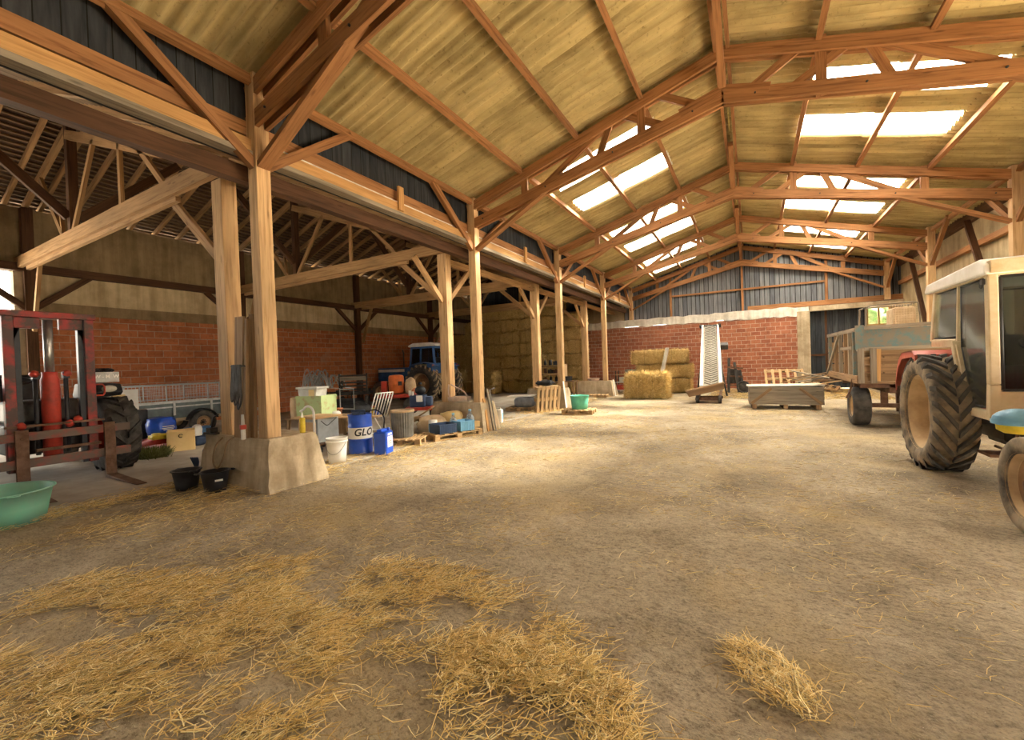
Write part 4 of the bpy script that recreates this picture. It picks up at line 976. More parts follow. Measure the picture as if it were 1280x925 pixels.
def blob(cx, cy, rx, ry, rot=0, noise_s=2.2, seed=3, thr=.42, soft=.25):
    def s(rng, n):
        r = np.sqrt(rng.random(n*3))*1.15; t = rng.random(n*3)*2*PI; x0, y0 = r*np.cos(t)*rx, r*np.sin(t)*ry
        x, y = cx+x0*math.cos(rot)-y0*math.sin(rot), cy+x0*math.sin(rot)+y0*math.cos(rot)
        d = .6*nz(x+50, y+50, noise_s, seed)+.4*nz(x+50, y+50, noise_s*2.7, seed+1)
        p = np.clip((d-thr)/soft, 0, 1)*np.clip((1.12-r)/.3, 0, 1)
        k = rng.random(n*3) < p; idx = np.where(k)[0][:n]; return x[idx], y[idx], p[idx]*.3
    return s
litter('straw', 'large drift of loose golden straw on the earth floor in the foreground', 11500, blob(-2.75, 1.45, 2.1, .95, .36, 2.3, 5, .34, .30), 1.0, .85, (.05,.2), (.002,.022), (.0016,.0031), seed=11)
litter('straw', 'clump of golden straw on the bare floor, between the large drift and the small tuft', 2600, blob(-.92, 1.80, .62, .32, -.2, 3.6, 9, .34, .25), .9, 1.2, (.04,.16), (.002,.03), (.0016,.003), seed=12)
litter('straw', 'small tuft of pale straw alone on the bare floor, right of the middle', 650, blob(.06, 2.42, .26, .16, -.9, 4, 15, .05, .3), 2.2, .7, (.05,.17), (.002,.02), (.0015,.0027), (.45,1), seed=13)
def wide(rng, n):
    x = rng.uniform(-6.3, 4.5, n*4); y = rng.uniform(.4, 16, n*4)**1.0
    d = .6*nz(x+90, y+90, .8, 31)+.4*nz(x+90, y+90, 2.3, 32); w = np.clip((d-.40)/.25, .03, 1)*np.clip(1.25-(x+6)/9, .12, 1)*np.clip(1.2-y/22, .2, 1)
    k = np.where(rng.random(n*4) < w*.8)[0][:n]; return x[k], y[k], x[k]*0
litter('straw', 'thin scatter of single straws over the whole earth floor', 15000, wide, .8, .9, (.03,.15), (.001,.006), (.0010,.0021), (.1,.9), seed=14)
def edge(rng, n):
    y = rng.uniform(1.5, 19, n*2); x = -6.0+rng.normal(0, .38, n*2)-.25*nz(y, y*0+3, .7, 8)
    d = nz(x+10, y+10, 1.4, 18); k = np.where(rng.random(n*2) < np.clip((d-.3)/.3, .05, 1))[0][:n]; return x[k], y[k], d[k]*.2
litter('straw', 'long ragged strip of straw along the foot of the left posts', 5200, edge, 1.2, .9, (.06,.24), (.012,.03), seed=15)
def slabedge(rng, n):
    y = rng.uniform(.5, 3.5, n); x = -7.2+rng.normal(0, .16, n); return x, y, x*0+.2
litter('straw', 'ragged line of straw and chaff along the slab edge in front of the forklift', 2200, slabedge, 1.3, 1.0, (.04,.18), (.012,.03), seed=17)
def farpatch(rng, n):
    x = rng.uniform(-1.6, 4.2, n); y = rng.uniform(18.2, 23.7, n); return x, y, x*0
litter('straw', 'yellow straw spread before the far brick wall and dark door', 3800, farpatch, .5, 1.2, (.12,.4), (.004,.03), (.003,.005), (.2,.9), seed=16)

def bale_mesh(name, dx, dy, dz, seed, fringe=700, amp=.022, fl=(.04,.13), rnd=.03):
    """pressed bale, origin at the middle of its base; lumpy flakes plus loose stalk ends"""
    rng = np.random.default_rng(seed); m = MB(); st = .075
    nx, ny, nz_ = max(2,int(dx/st)), max(2,int(dy/st)), max(2,int(dz/st)); idx = {}
    fl_ = rng.normal(0, 1, nx+2)
    def vert(i, j, k):
        q = (i,j,k)
        if q not in idx:
            p = np.array([(i/nx-.5)*dx, (j/ny-.5)*dy, k/nz_*dz]); c = np.array([0,0,dz/2]); e = (p-c)/np.array([dx/2,dy/2,dz/2])
            nr = np.where(np.abs(e) > .999, np.sign(e), 0); corner = (np.abs(e) > .9).sum()
            b = rng.normal(0, amp)+amp*.6*fl_[i]-(rnd if corner >= 2 else 0)-(rnd*1.3 if corner >= 3 else 0)
            p = p+nr*b; p[2] = max(0, p[2]); idx[q] = len(m.v); m.v.append(tuple(p))
        return idx[q]
    def face(f, a, b):
        for i in range(a):
            for j in range(b):
                m.f.append([vert(*f(i,j)), vert(*f(i+1,j)), vert(*f(i+1,j+1)), vert(*f(i,j+1))]); m.uv += [(0,0)]*4; m.sm.append(True)
    face(lambda i,j: (i,j,nz_), nx, ny); face(lambda i,j: (i,j,0), nx, ny); face(lambda i,j: (i,0,j), nx, nz_); face(lambda i,j: (i,ny,j), nx, nz_); face(lambda i,j: (0,i,j), ny, nz_); face(lambda i,j: (nx,i,j), ny, nz_)
    n = fringe; e = np.stack([rng.uniform(-.5,.5,n)*dx, rng.uniform(-.5,.5,n)*dy, rng.uniform(.02,1,n)*dz], 1); s = rng.choice(5, n, p=[.28,.1,.22,.2,.2]); N_ = np.zeros((n,3))
    for k, (ax, sg) in enumerate(((1,-1),(1,1),(0,1),(0,-1),(2,1))):
        q = s == k; e[q, ax] = (sg*(dx/2 if ax == 0 else dy/2)) if ax < 2 else dz; N_[q, ax] = sg
    D = N_*rng.uniform(.1,.8,n)[:,None]+rng.normal(0,.55,(n,3)); D[:,2] -= .12; D /= np.linalg.norm(D,axis=1,keepdims=True)
    v, f_, t = stalks(e-D*.03, D, rng.uniform(*fl,n), rng.uniform(.0025,.0045,n), rng.normal(0,.12,n), rng.uniform(.15,1,n), np.tile((.3,.2,.9),(n,1)))
    v[:,2] = np.maximum(v[:,2], .002)
    o = m.build(name, 'bale', None); me = o.data; bpy.data.objects.remove(o); return me, stalkmesh(name+'_ends', v, f_, t)
def bale(label, me, dims, loc, rz=0, group=None, cords=2, rot=None):
    o = bpy.data.objects.new('straw_bale', me[0]); C.objects.link(o); o.location = loc; o.rotation_euler = rot or (0,0,rz); tag(o, label, 'straw bale', group)
    e = bpy.data.objects.new('loose_ends', me[1]); C.objects.link(e); e.parent = o; e['kind'] = 'stuff'
    dx, dy, dz = dims; m = MB()
    for i in range(cords):
        y = 0; x = (i+1)/(cords+1)*dx-dx/2; a, b = dy/2+.012, dz+.012
        m.tube([(x,-a,.02),(x,-a,b),(x,a,b),(x,a,.02)], .006, 5)
    m.build('twine', 'twine', o); return o
big = bale_mesh('big_bale', 1.58, .95, 1.0, 3, 6500, .05, (.08,.26), .075); bale('shaggy straw bale standing alone on the floor, in front of the two-bale stack', big, (1.62,.95,1.02), (-3.78,18.15,0), .03)
bl = bale_mesh('long_bale', 2.5, .85, .66, 4, 2200, .026, (.05,.17)); d_ = (2.5,.85,.68)
bale('lowest straw bale of the stack against the brick end wall', bl, d_, (-3.72,21.4,0), 0, 'bales against the end wall', 3)
bale('middle straw bale of the stack against the brick end wall', bl, d_, (-3.66,21.42,.685), .02, 'bales against the end wall', 3)
bale('topmost straw bale of the stack against the brick end wall', bl, d_, (-3.86,21.38,1.37), -.01, 'bales against the end wall', 3)
m = MB(); m.beam((-3.52,18.72,0.02), (-3.42,20.93,2.12), .17, .04); single(m, 'leaning_plank', 'grey_wood', 'pale plank leaning on the straw stack behind the single shaggy bale', 'plank')
# the wall of bales closing the aisle
wb = bale_mesh('wall_bale', 1.2, .85, .66, 6, 700, .04, (.06,.2)); wr = random.Random(4); cols = [-15.3+1.215*i for i in range(7)]
wb2 = bale_mesh('wall_bale', 1.2, .85, .66, 8, 700, .04, (.06,.2))
for i, x in enumerate(cols):
    for j in range(7 if i in (2,3,4,5) else (6 if i else 5)):
        o = bale('straw bale in the tall bale wall closing off the aisle', wb if (i+j) % 2 else wb2, (1.2,.85,.68), (x+wr.uniform(-.03,.03), 20.95+wr.uniform(-.09,.06), .012+.682*j), wr.choice((0,PI))+wr.uniform(-.02,.02), 'bales of the aisle wall', 2)
bale('pale straw bale on end before the bale wall, left of the third inner post', wb, (1.2,.85,.68), (-12.9,20.05,.62), 0, None, 2, rot=(0,PI/2,0))
# ------------------------------------------------------------------ near left: tubs, buckets, trailer, rags
ZA = .012
def tub(name, mat, label, cat, loc, rt, rb, h, lip=.02, th=.008, sx=1, sy=1, rz=0, ear=True, group=None):
    t = thing(name, label, cat, loc, rz, group); m = MB()
    m.lathe([(1e-3,.0),(rb,.0),(rb+(rt-rb)*.5,h*.5),(rt,h-.015),(rt+lip,h-.01),(rt+lip,h),(rt-th,h),(rb+(rt-rb)*.5-th,h*.5),(rb-th,th),(1e-3,th)], (0,0,0), 'z', 44, True, False, sx, sy)
    m.build('shell', mat, t)
    if ear:
        m = MB()
        for s in (-1, 1): m.tube(arc((s*(rt+lip)*sx,0,h-.01), .045, -PI/2, PI/2, 8, 'xy') if s > 0 else arc((s*(rt+lip)*sx,0,h-.01), .045, PI/2, 1.5*PI, 8, 'xy'), .009, 6)
        m.build('handle', mat, t)
    return t
tub('green_tub', 'green_tub', 'large round green plastic tub in front of the forklift', 'tub', (-7.40,1.30,0), .40, .335, .37, .025, sx=1.12)
b = tub('bucket', 'black', 'black rubber bucket standing farther from the concrete plinth', 'bucket', (-6.93,2.90,ZA), .165, .125, .27, .018, group='black buckets')
b = tub('bucket', 'black', 'black rubber bucket with a small white label, touching the concrete plinth', 'bucket', (-6.44,3.03,0), .165, .125, .28, .018, group='black buckets', rz=1.2)
m = MB(); m.lohi((-.045,-.002,-.013), (.045,.002,.013)); o = m.build('label', 'white', b); o.location = (-.0,-.148,.17); o.rotation_euler = (.15,0,0)
o.location = (-.148*math.sin(-.2),-.148,.17)
tg = thing('spray_can', 'dark can with a pale lid standing left of the big plinth', 'can', (-7.75,3.55,ZA))
one('lathe', [(1e-3,0),(.07,0),(.07,.36),(.055,.39),(1e-3,.39)], (0,0,0), 'z', 20).build('body', 'navy', tg); one('lathe', [(.05,.385),(.05,.43),(1e-3,.435)], (0,0,0), 'z', 16).build('lid', 'offwhite', tg)
m = MB(); m.lohi((-.071,-.0715,.1), (-.02,-.069,.3)); 
gl = MB(); 
for a in np.linspace(-.6,.9,5): gl.tube([(0,0,.08),(.07*math.sin(a),-.02,.2),(.10*math.sin(a),-.05,.28)], [.02,.017,.011], 7)
gl.ball((0,0,.06), .06, 1, .7, 1)
single(gl, 'work_glove', 'navy', 'dark glove with spread fingers against the dark can', 'glove', (-7.78,3.40,ZA), .3)
# utility trailer
A = thing('utility_trailer', 'grey utility trailer with a galvanised mesh cage along the brick wall', 'trailer', (-13.1, 5.72, ZA))
x0, x1, y0, y1 = 0.0, -1.35, -1.45, 1.30          # local; visible side at x0, tailboard ahead
m = MB(); m.lohi((x1,y0,.48), (x0,y1,.54)); m.lohi((x0-.03,y0,.52), (x0,y1,.88)); m.lohi((x1,y0,.52), (x1+.03,y1,.88)); m.lohi((x1,y1-.03,.52), (x0,y1,.88)); m.lohi((x1,y0,.52), (x0,y0+.03,.88)); m.build('tub', 'trailer_side', A)
m = MB(); m.beam((x0+.01,y0,.90), (x0+.01,y1,.90), .04, .05); m.beam((x0+.01,y0,.78), (x0+.01,y1,.78), .012, .035); m.beam((x1,y1,.90), (x0,y1,.90), .04, .05)
for y in (y0+.1, -.45, .42, y1-.05): m.beam((x0+.02,y,.56), (x0+.02,y,.94), .03, .05, (0,1,0))
m.build('trim_rail', 'galv', A)
m = MB(); m.beam((x0-.1,y0,.44), (x0-.1,y1+.3,.44), .08, .08); m.beam((x1+.1,y0,.44), (x1+.1,y1+.3,.44), .08, .08); m.beam((x1,.15,.36), (x0,.15,.36), .07, .07); m.build('frame', 'tan_cloth', A)
for x in (x0, x1): 
    m = MB(); mesh_panel(m, (x,y0,.94), (0,y1-y0,0), (0,0,.40), 36, 5, .0035); m.tube([(x,y0,1.35),(x,y1,1.35)], .016, 6); m.tube([(x,y0,.93),(x,y1,.93)], .012, 6)
    for y in (y0, -.6, .35, y1): m.tube([(x,y,.92),(x,y,1.36)], .016, 6)
    m.build('cage_side', 'galv', A)
m = MB(); mesh_panel(m, (x0,y1,.94), (x1-x0,0,0), (0,0,.40), 16, 5, .0035); m.tube([(x0,y1,1.35),(x1,y1,1.35)], .016, 6); m.build('cage_end', 'galv', A)
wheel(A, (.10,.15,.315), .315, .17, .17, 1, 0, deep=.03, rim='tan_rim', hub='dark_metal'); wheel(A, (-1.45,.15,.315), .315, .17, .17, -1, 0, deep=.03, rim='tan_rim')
for s in (.10, -1.45):
    m = MB(); P = arc((0,0.15,.315), .36, .25, PI-.25, 12, 'yz')
    for i in range(12):
        a, b = Vector(P[i]), Vector(P[i+1]); o = Vector((s,0,0)); w_ = Vector((.11,0,0)); q = Vector((0,0,.012))
        m.hexa([a+o-w_,a+o+w_,a+o+w_+q,a+o-w_+q,b+o-w_,b+o+w_,b+o+w_+q,b+o-w_+q])
    m.build('mudguard', 'black', A)
m = MB(); m.tube([(-.4,y1+.2,.44),(-.68,y1+1.2,.46)], .03, 8); m.tube([(-.95,y1+.2,.44),(-.68,y1+1.2,.46)], .03, 8); m.tube([(-.68,y1+1.15,.0),(-.68,y1+1.15,.5)], .025, 8); m.build('drawbar', 'galv', A)
rs = random.Random(2)
for i in range(6):
    m = MB(); L = rs.uniform(.3,.8); m.box((0,0,.03), (.09,L,.05)); single(m, 'scrap_timber', ('pallet_wood','old_board','card')[i % 3], 'piece of scrap timber heaped inside the caged trailer', 'timber', (-13.45-rs.uniform(0,.5), 4.85+i*.27, .56+.055*i), rs.uniform(-.6,.6), 'scrap in the trailer')
# white board against the cage
wbd = thing('white_board', 'white board with a beige square, propped against the trailer cage', 'board', (-12.9,4.18,ZA), -.28)
m = MB(); m.lohi((-.012,-.28,.78), (.012,.28,1.30)); m.lohi((-.01,-.25,0), (.01,-.19,.8)); m.lohi((-.01,.19,0), (.01,.25,.8)); m.build('panel', 'white', wbd); one('lohi', (.013,-.19,1.0), (.016,.05,1.19)).build('patch', 'card', wbd)
# dark drum between forklift tyre and trailer
single(one('lathe', [(1e-3,0),(.22,0),(.22,.28),(.23,.3),(.22,.32),(.22,.85),(.2,.87),(1e-3,.87)], (0,0,0), 'z', 28), 'drum', 'black', 'tall black drum behind the forklift tyre, left of the blue sack', 'drum', (-11.75,4.0,ZA))
# heap of sacks and cloths
def lump(name, mat, label, cat, loc, s, rz=0, seed=1, jit=.10, sq=.75, group=None):
    random.seed(seed); m = MB(); m.ball((0,0,0), 1, 1, 1, 1, 22, 0)
    for i, v in enumerate(m.v):
        v = Vector(v); w_ = Vector([math.copysign(abs(c)**sq, c) for c in v])
        n = 1+jit*(math.sin(5*v.x+3*seed)*math.cos(4*v.y+seed)+.6*math.sin(9*v.z+4*v.x+seed)); w_ = w_*n
        m.v[i] = (w_.x*s[0]/2, w_.y*s[1]/2, max(0, (w_.z+.85)*s[2]/1.85))
    return single(m, name, mat, label, cat, loc, rz, group)
lump('cloth_heap', 'red', 'dark red cloth heap under the blue sack', 'cloth', (-11.3,4.30,ZA), (.62,.7,.30), .3, 2, .16)
lump('cloth', 'pink', 'pink cloth lying low beside the dry weed clump', 'cloth', (-10.82,4.02,ZA), (.34,.42,.16), .2, 3, .2)
lump('cloth', 'pink', 'pink cloth on top of the red heap, touching the blue sack', 'cloth', (-11.05,4.34,.27), (.26,.36,.10), .5, 5, .2)
lump('cloth', 'yellow', 'mustard yellow cloth beside the blue sack', 'cloth', (-10.95,4.1,.27), (.28,.3,.12), .1, 7, .2)
sk = lump('sack', 'vivid_blue', 'shiny deep blue sack with white lettering on the red cloth heap', 'sack', (-11.3,4.30,.33), (.40,.52,.38), .25, 9, .09, .6)
textobj(text('AGRI', .1, .001, .004), 'lettering', 'white', sk, Matrix(((0,0,1,.226),(1,0,0,.02),(0,1,0,.20),(0,0,0,1)))) if False else None
m = MB()
for z, w_ in ((.17,.30),(.13,.34),(.10,.26)): m.lohi((.196,-w_/2*.8,z), (.212,w_/2*.8,z+.018))
m.build('print', 'white', sk)
lump('paper_bag', 'white', 'small white paper bag between the blue sack and the beige box', 'bag', (-10.95,4.82,.22), (.16,.2,.26), .4, 4, .08)
lump('tarpaulin', 'tarp', 'crumpled light blue tarpaulin by the utility trailer wheel', 'tarpaulin', (-11.75,5.15,ZA), (.55,.9,.34), .3, 6, .12)
lump('cloth_bundle', 'navy', 'dark bundle under the pale paper bag, behind the beige box', 'bundle', (-11.0,4.86,ZA), (.32,.36,.24), .3, 8, .1)
bb = thing('drawer_box', 'beige box with a small dark handle, on the slab left of the plinth', 'box', (-10.72,4.42,ZA), -.42)
m = MB(); w_, h_ = .46, .42
m.lohi((-w_/2,-w_/2,0), (w_/2,w_/2,.015)); 
for s in (-1, 1): m.lohi((s*w_/2-.008,-w_/2,0), (s*w_/2+.008,w_/2,h_)); m.lohi((-w_/2,s*w_/2-.008,0), (w_/2,s*w_/2+.008,h_))
m.build('shell', 'card', bb, .004)
m = MB(); m.tube(arc((w_/2+.012,0,h_*.76), .035, .5, 2*PI-.9, 12, 'yz'), .007, 6); m.build('handle', 'dark_metal', bb)
# weed clump
def tuft(seed, n, r, h):
    rng = np.random.default_rng(seed); a = rng.uniform(0,2*PI,n); q = np.sqrt(rng.random(n))*r; P = np.stack([q*np.cos(a)*.6,q*np.sin(a)*.6,np.zeros(n)],1)
    el = rng.uniform(.5,1.5,n); D = np.stack([np.cos(a)*np.cos(el),np.sin(a)*np.cos(el),np.sin(el)],1); return stalks(P, D, rng.uniform(.5,1,n)*h, rng.uniform(.003,.007,n), rng.normal(0,.3,n), rng.random(n), np.tile((.2,.9,.1),(n,1)))
v, f_, t_ = tuft(3, 800, .36, .24); o = bpy.data.objects.new('weed_clump', stalkmesh('weed_clump', v, f_, t_, 'weed')); C.objects.link(o); o.location = (-10.3,3.75,ZA); tag(o, 'dry greenish weed clump on the slab, between forklift tyre and beige box', 'weeds', kind='stuff')
# things on and by the big plinth
for a_, b_, w_, h_, lb in (((-6.30,3.30,.70),(-6.27,3.36,2.40),.20,.05,'widest rough brown board standing on the big plinth, behind the hose coil'), ((-6.16,3.31,.70),(-6.10,3.37,2.36),.05,.07,'narrow rough brown batten on the big plinth, between two wider boards'), ((-6.06,3.36,.70),(-6.05,3.40,2.42),.10,.045,'rough brown board on the big plinth, touching the right post')):
    single(one('beam', a_, b_, w_, h_, (0,1,0)), 'rough_board', 'old_board', lb, 'board')
m = MB(); rr = random.Random(5)
for i in range(7):
    x = -6.19+.028*i+rr.uniform(-.01,.01); zb = 1.10+rr.uniform(0,.16); m.tube(smoothpath([(x,3.18,1.72),(x-.03,3.17,1.4),(x-.02,3.16,zb+.08),(x+.02,3.15,zb),(x+.06,3.16,zb+.1),(x+.05,3.17,1.4),(x+.02,3.18,1.72)], 4), .011, 6)
m.tube([(-6.22,3.19,1.70),(-5.98,3.19,1.70)], .018, 6); m.tube([(-6.12,3.19,1.70),(-6.12,3.36,1.70)], .015, 6)
single(m, 'hose_coil', 'dark_metal', 'dark coiled hose hanging on the boards of the big plinth', 'hose')
m = MB(); m.tube(smoothpath([(-6.42,3.14,.72),(-6.52,3.09,.60),(-6.52,3.05,.40),(-6.38,3.03,.32),(-6.26,3.05,.45),(-6.24,3.10,.66),(-6.26,3.2,.72)], 6), .012, 7); single(m, 'cord_loop', 'brown_rope', 'loop of brown cord hanging over the front of the big plinth', 'cord')
tg = thing('nozzle', 'white nozzle with a red collar standing on the big plinth', 'nozzle', (-6.06,3.22,.70)); one('lathe', [(.03,0),(.03,.2),(.024,.2),(.016,.34),(1e-3,.34)], (0,0,0), 'z', 14).build('body', 'offwhite', tg); one('lathe', [(.042,.14),(.042,.2),(.03,.2)], (0,0,0), 'z', 14).build('collar', 'red', tg)
tg = thing('squeeze_bottle', 'yellow squeeze bottle with pale tip on the big plinth', 'bottle', (-5.77,3.90,.70)); one('lathe', [(1e-3,0),(.038,0),(.04,.02),(.04,.2),(.03,.225),(1e-3,.225)], (0,0,0), 'z', 18).build('body', 'yellow', tg); one('lathe', [(.02,.225),(.014,.26),(.007,.31),(1e-3,.31)], (0,0,0), 'z', 12).build('tip', 'white', tg)
m = MB(); m.tube([(-7.1,3.3,.70),(-7.02,3.32,.96),(-6.95,3.35,1.0)], .012, 6); m.beam((-7.2,3.28,.72), (-6.93,3.32,.72), .06, .03); m.box((-7.05,3.3,.77), (.12,.1,.07)); single(m, 'hand_tool', 'dark_metal', 'small dark metal tool on the big plinth, left of the wide inner post', 'tool')
# ------------------------------------------------------------------ clutter between the first and second plinth
def ring(r, h, n=20, **k): return one('lathe', [(r,0),(r,h)], (0,0,0), 'z', n)
def pallet(name, label, loc, rz=0, L=1.1, W=.8, rot=None, group=None, mat='pallet_wood', nb=6):
    t = thing(name, label, 'pallet', loc, rz, group, rot)
    for i in range(nb):
        x = -L/2+.05+(L-.1)*i/(nb-1); m = MB(); m.box((x,0,.125), (.095,W,.02)); m.build('top_board', mat, t)
    for y in (-W/2+.05, 0, W/2-.05):
        m = MB(); m.box((0,y,.105), (L,.09,.02)); m.build('stringer', mat, t)
        m = MB(); m.box((0,y,.011), (L,.09,.022)); m.build('bottom_board', mat, t)
        for x in (-L/2+.06, 0, L/2-.06): m = MB(); m.box((x,y,.058), (.12,.09,.073)); m.build('block', mat, t)
    return t
# blue oil drum with a white lettered band
D = thing('oil_drum', 'blue oil drum with a white lettered band, beside the blue jerrycan', 'drum', (-6.55,5.62,ZA))
R = .215
one('lathe', [(1e-3,0),(R-.01,0),(R+.006,.01),(R,.02),(R,.26),(R+.010,.272),(R,.285),(R,.50),(R+.010,.512),(R,.525),(R,.71),(R+.008,.72),(R+.006,.74),(R-.012,.74),(R-.014,.722),(1e-3,.722)], (0,0,0), 'z', 44).build('shell', 'vivid_blue', D)
one('lathe', [(R+.0022,.287),(R+.0022,.498)], (0,0,0), 'z', 44).build('band', 'white', D)
me = text('GLO', .185, .0015, .004, .25); bmx = bmesh.new(); bmx.from_mesh(me); bmesh.ops.subdivide_edges(bmx, edges=[e for e in bmx.edges if e.calc_length() > .03], cuts=2); bmesh.ops.triangulate(bmx, faces=bmx.faces); bmx.to_mesh(me); bmx.free()
a0 = math.radians(-24)                              # faces the open floor
for v in me.vertices:
    a = a0+v.co.x/(R+.004); rad = R+.0035+v.co.z; v.co = Vector((rad*math.cos(a), rad*math.sin(a), .405+v.co.y))
textobj(me, 'lettering', 'black', D, Matrix.Identity(4))
m = MB(); m.tube([(.08,.05,.72),(.08,.05,.80),(-.1,-.12,.80)], .022, 8); m.box((-.03,.0,.755), (.2,.14,.06)); m.build('pump_head', 'navy', D)
m = MB(); m.tube(smoothpath([(.1,.05,.78),(.24,.18,.80),(.36,.26,.66),(.36,.24,.40),(.34,.2,.1)], 6), .014, 8); m.build('pump_hose', 'black', D)
# blue jerrycan
J = thing('jerrycan', 'blue jerrycan with a white label, touching the blue oil drum', 'canister', (-6.05,5.72,0), .35)
m = MB(); m.box((0,0,.215), (.26,.30,.43)); m.build('body', 'vivid_blue', J, .03)
m = MB(); m.box((0,-.05,.455), (.10,.24,.05)); m.lathe([(.03,.43),(.03,.485),(1e-3,.485)], (.05,.11,0), 'z', 14); m.build('handle', 'vivid_blue', J, .015)
m = MB(); m.lohi((.131,-.10,.14), (.133,.10,.34)); m.lohi((.131,-.08,.36), (.133,.08,.395)); m.build('label', 'white', J)
m = MB(); m.lohi((.133,-.05,.24), (.1345,.05,.255)); m.lohi((.133,-.06,.20), (.1345,.06,.212)); m.build('label_print', 'faded_red', J)
# white bucket
W_ = tub('bucket', 'white', 'white plastic bucket between the big plinth and the blue oil drum', 'bucket', (-6.25,4.85,ZA), .17, .14, .43, .010, ear=False)
m = MB(); m.lathe([(.172,.36),(.180,.36),(.180,.385),(.173,.385)], (0,0,0), 'z', 40, True, True); m.build('collar', 'white', W_)
m = MB(); m.tube([(.176*math.cos(a), .176*math.sin(a), .36-.19*math.sin((a+2.3)/(2.6)*PI)) for a in np.linspace(-2.3,.3,16)], .005, 6); m.build('bail', 'hose_grey', W_)
# sack truck with a grey cabinet
TR = thing('sack_truck', 'small trolley with a bent white handle, beside the big plinth', 'trolley', (-7.55,5.25,ZA), .1)
m = MB(); m.box((.05,.25,.17), (.55,.75,.03)); m.build('platform', 'rust', TR)
m = MB(); m.tube([(.30,-.15,.17),(.30,-.15,.78)]+arc((.16,-.15,.78),.14,0,PI*.8,8,'xz')+[(-.05,-.15,.82)], .022, 8); m.build('handle', 'white', TR)
for x, y in ((-.2,-.05),(.3,-.05),(-.2,.5),(.3,.5)):
    m = MB(); m.lathe([(1e-3,-.02),(.07,-.02),(.07,.02),(1e-3,.02)], (x,y,.075), 'x', 18); m.build('wheel', 'black', TR)
    m = MB(); m.beam((x,y,.08), (x,y,.16), .03, .05); m.build('fork', 'rust', TR)
CB = thing('cabinet', 'grey blue metal cabinet with a wooden top, standing on the trolley', 'cabinet', (-7.62,5.52,ZA+.186), .1)
m = MB(); m.box((0,0,.235), (.50,.52,.47)); m.build('body', 'grey_box', CB, .012)
m = MB(); m.lohi((-.26,-.275,.20), (.20,-.262,.40)); m.build('front_board', 'plywood', CB)
m = MB(); m.box((-.03,-.02,.485), (.66,.68,.03)); m.build('top_board', 'plywood', CB)
m = MB(); m.tube(smoothpath([(.256,-.18,.42),(.262,-.05,.32),(.262,.08,.38),(.256,.2,.44)], 5), .007, 6); m.build('cable', 'dark_metal', CB)
# green crate on a trestle with a white tote in it
TS = thing('trestle_table', 'low wooden trestle table carrying the worn green crate', 'table', (-9.15,6.55,ZA), .2)
m = MB(); m.box((0,0,.47), (1.15,.75,.035)); m.build('tabletop', 'old_board', TS)
for sx in (-1, 1):
    for sy in (-1, 1):
        m = MB(); m.beam((sx*.5,sy*.32,.455), (sx*.53,sy*.36,0), .06, .06); m.build('leg', 'old_board', TS)
GC = thing('green_crate', 'worn pale green crate on the trestle table, holding the white tote', 'crate', (-9.12,6.56,ZA+.488), .35)
m = MB(); a, b, h = .31, .30, .52
for s in (-1, 1): m.box((s*a,0,h/2), (.025,2*b,h)); m.box((0,s*b,h/2), (2*a+.025,.025,h))
m.box((0,0,.015), (2*a,2*b,.03)); m.build('shell', 'green_crate', GC, .005)
m = MB()
for s in (-1, 1): m.box((0,s*(b+.016),h-.04), (2*a+.05,.012,.05)); m.box((s*(a+.016),0,h-.04), (.012,2*b+.05,.05))
m.build('rim', 'green_crate', GC)
WT = thing('storage_tote', 'grey white plastic tote with a beige label, sitting in the green crate', 'tote', (-9.2,6.52,ZA+.82), .30)
m = MB(); m.prism([(-.22,0),(.22,0),(.26,.36),(-.26,.36)], 'y', -.20, .20); m.build('body', 'offwhite', WT, .03)
m = MB(); m.box((0,0,.37), (.57,.46,.05)); m.build('lid', 'offwhite', WT, .012)
m = MB(); m.lohi((.05,-.216,.16), (.19,-.202,.33)); m.build('label', 'card', WT)
lump('sponge_block', 'tan_cloth', 'tan foam lump on the trestle table, just right of the first post', 'foam', (-9.5,6.3,ZA+.49), (.25,.25,.5), 0, 3, .06, .5)
# tubular frame beside
m = MB()
for x in (0, .42): m.tube([(x,0,0),(x,0,1.12),(x,-.3,1.16)], .012, 6)
m.tube([(0,0,1.1),(.42,0,1.1)], .012, 6); m.tube([(0,0,.6),(.42,0,.6)], .012, 6); single(m, 'tube_rack', 'hose_grey', 'thin pale tubular rack standing right of the green crate', 'rack', (-9.15,7.25,ZA), .2)
# garden lounger with a board laid on it
CH = thing('lounge_chair', 'white slatted garden lounge chair behind the blue oil drum', 'chair', (-8.42,7.5,ZA), -.05)
m = MB()
for s in (-.27, .27):
    m.tube(smoothpath([(-.75,s,.40),(-.3,s,.42),(.25,s,.38),(.35,s,.40)], 4)+[(.62,s,1.0)], .015, 7)
    m.tube(smoothpath([(-.70,s,.40),(-.78,s,.2),(-.70,s,.02),(-.4,s,.015),(.0,s,.015),(.12,s,.05),(.0,s,.2),(-.15,s,.40)], 5), .014, 7); m.tube([(.2,s,.39),(.32,s,.0)], .014, 7)
m.tube([(-.75,-.27,.40),(-.75,.27,.40)], .015, 7); m.tube([(.62,-.27,1.0),(.62,.27,1.0)], .015, 7); m.tube([(.32,-.27,.015),(.32,.27,.015)], .014, 7); m.build('frame', 'white', CH)
for i in range(5):
    y = -.18+.09*i; m = MB(); m.tube([(.37,y,.43),(.615,y,.99)], .013, 6); m.build('back_slat', 'white', CH)
for i in range(7):
    x = -.68+.14*i; m = MB(); m.box((x,0,.415), (.07,.54,.012)); m.build('seat_slat', 'hose_grey', CH)
BD = single(one('box', (0,0,.0), (1.5,.30,.03)), 'loose_board', 'plywood', 'long thin board lying across the lounge chair seat', 'board', (-8.55,7.05,ZA+.44), .45)
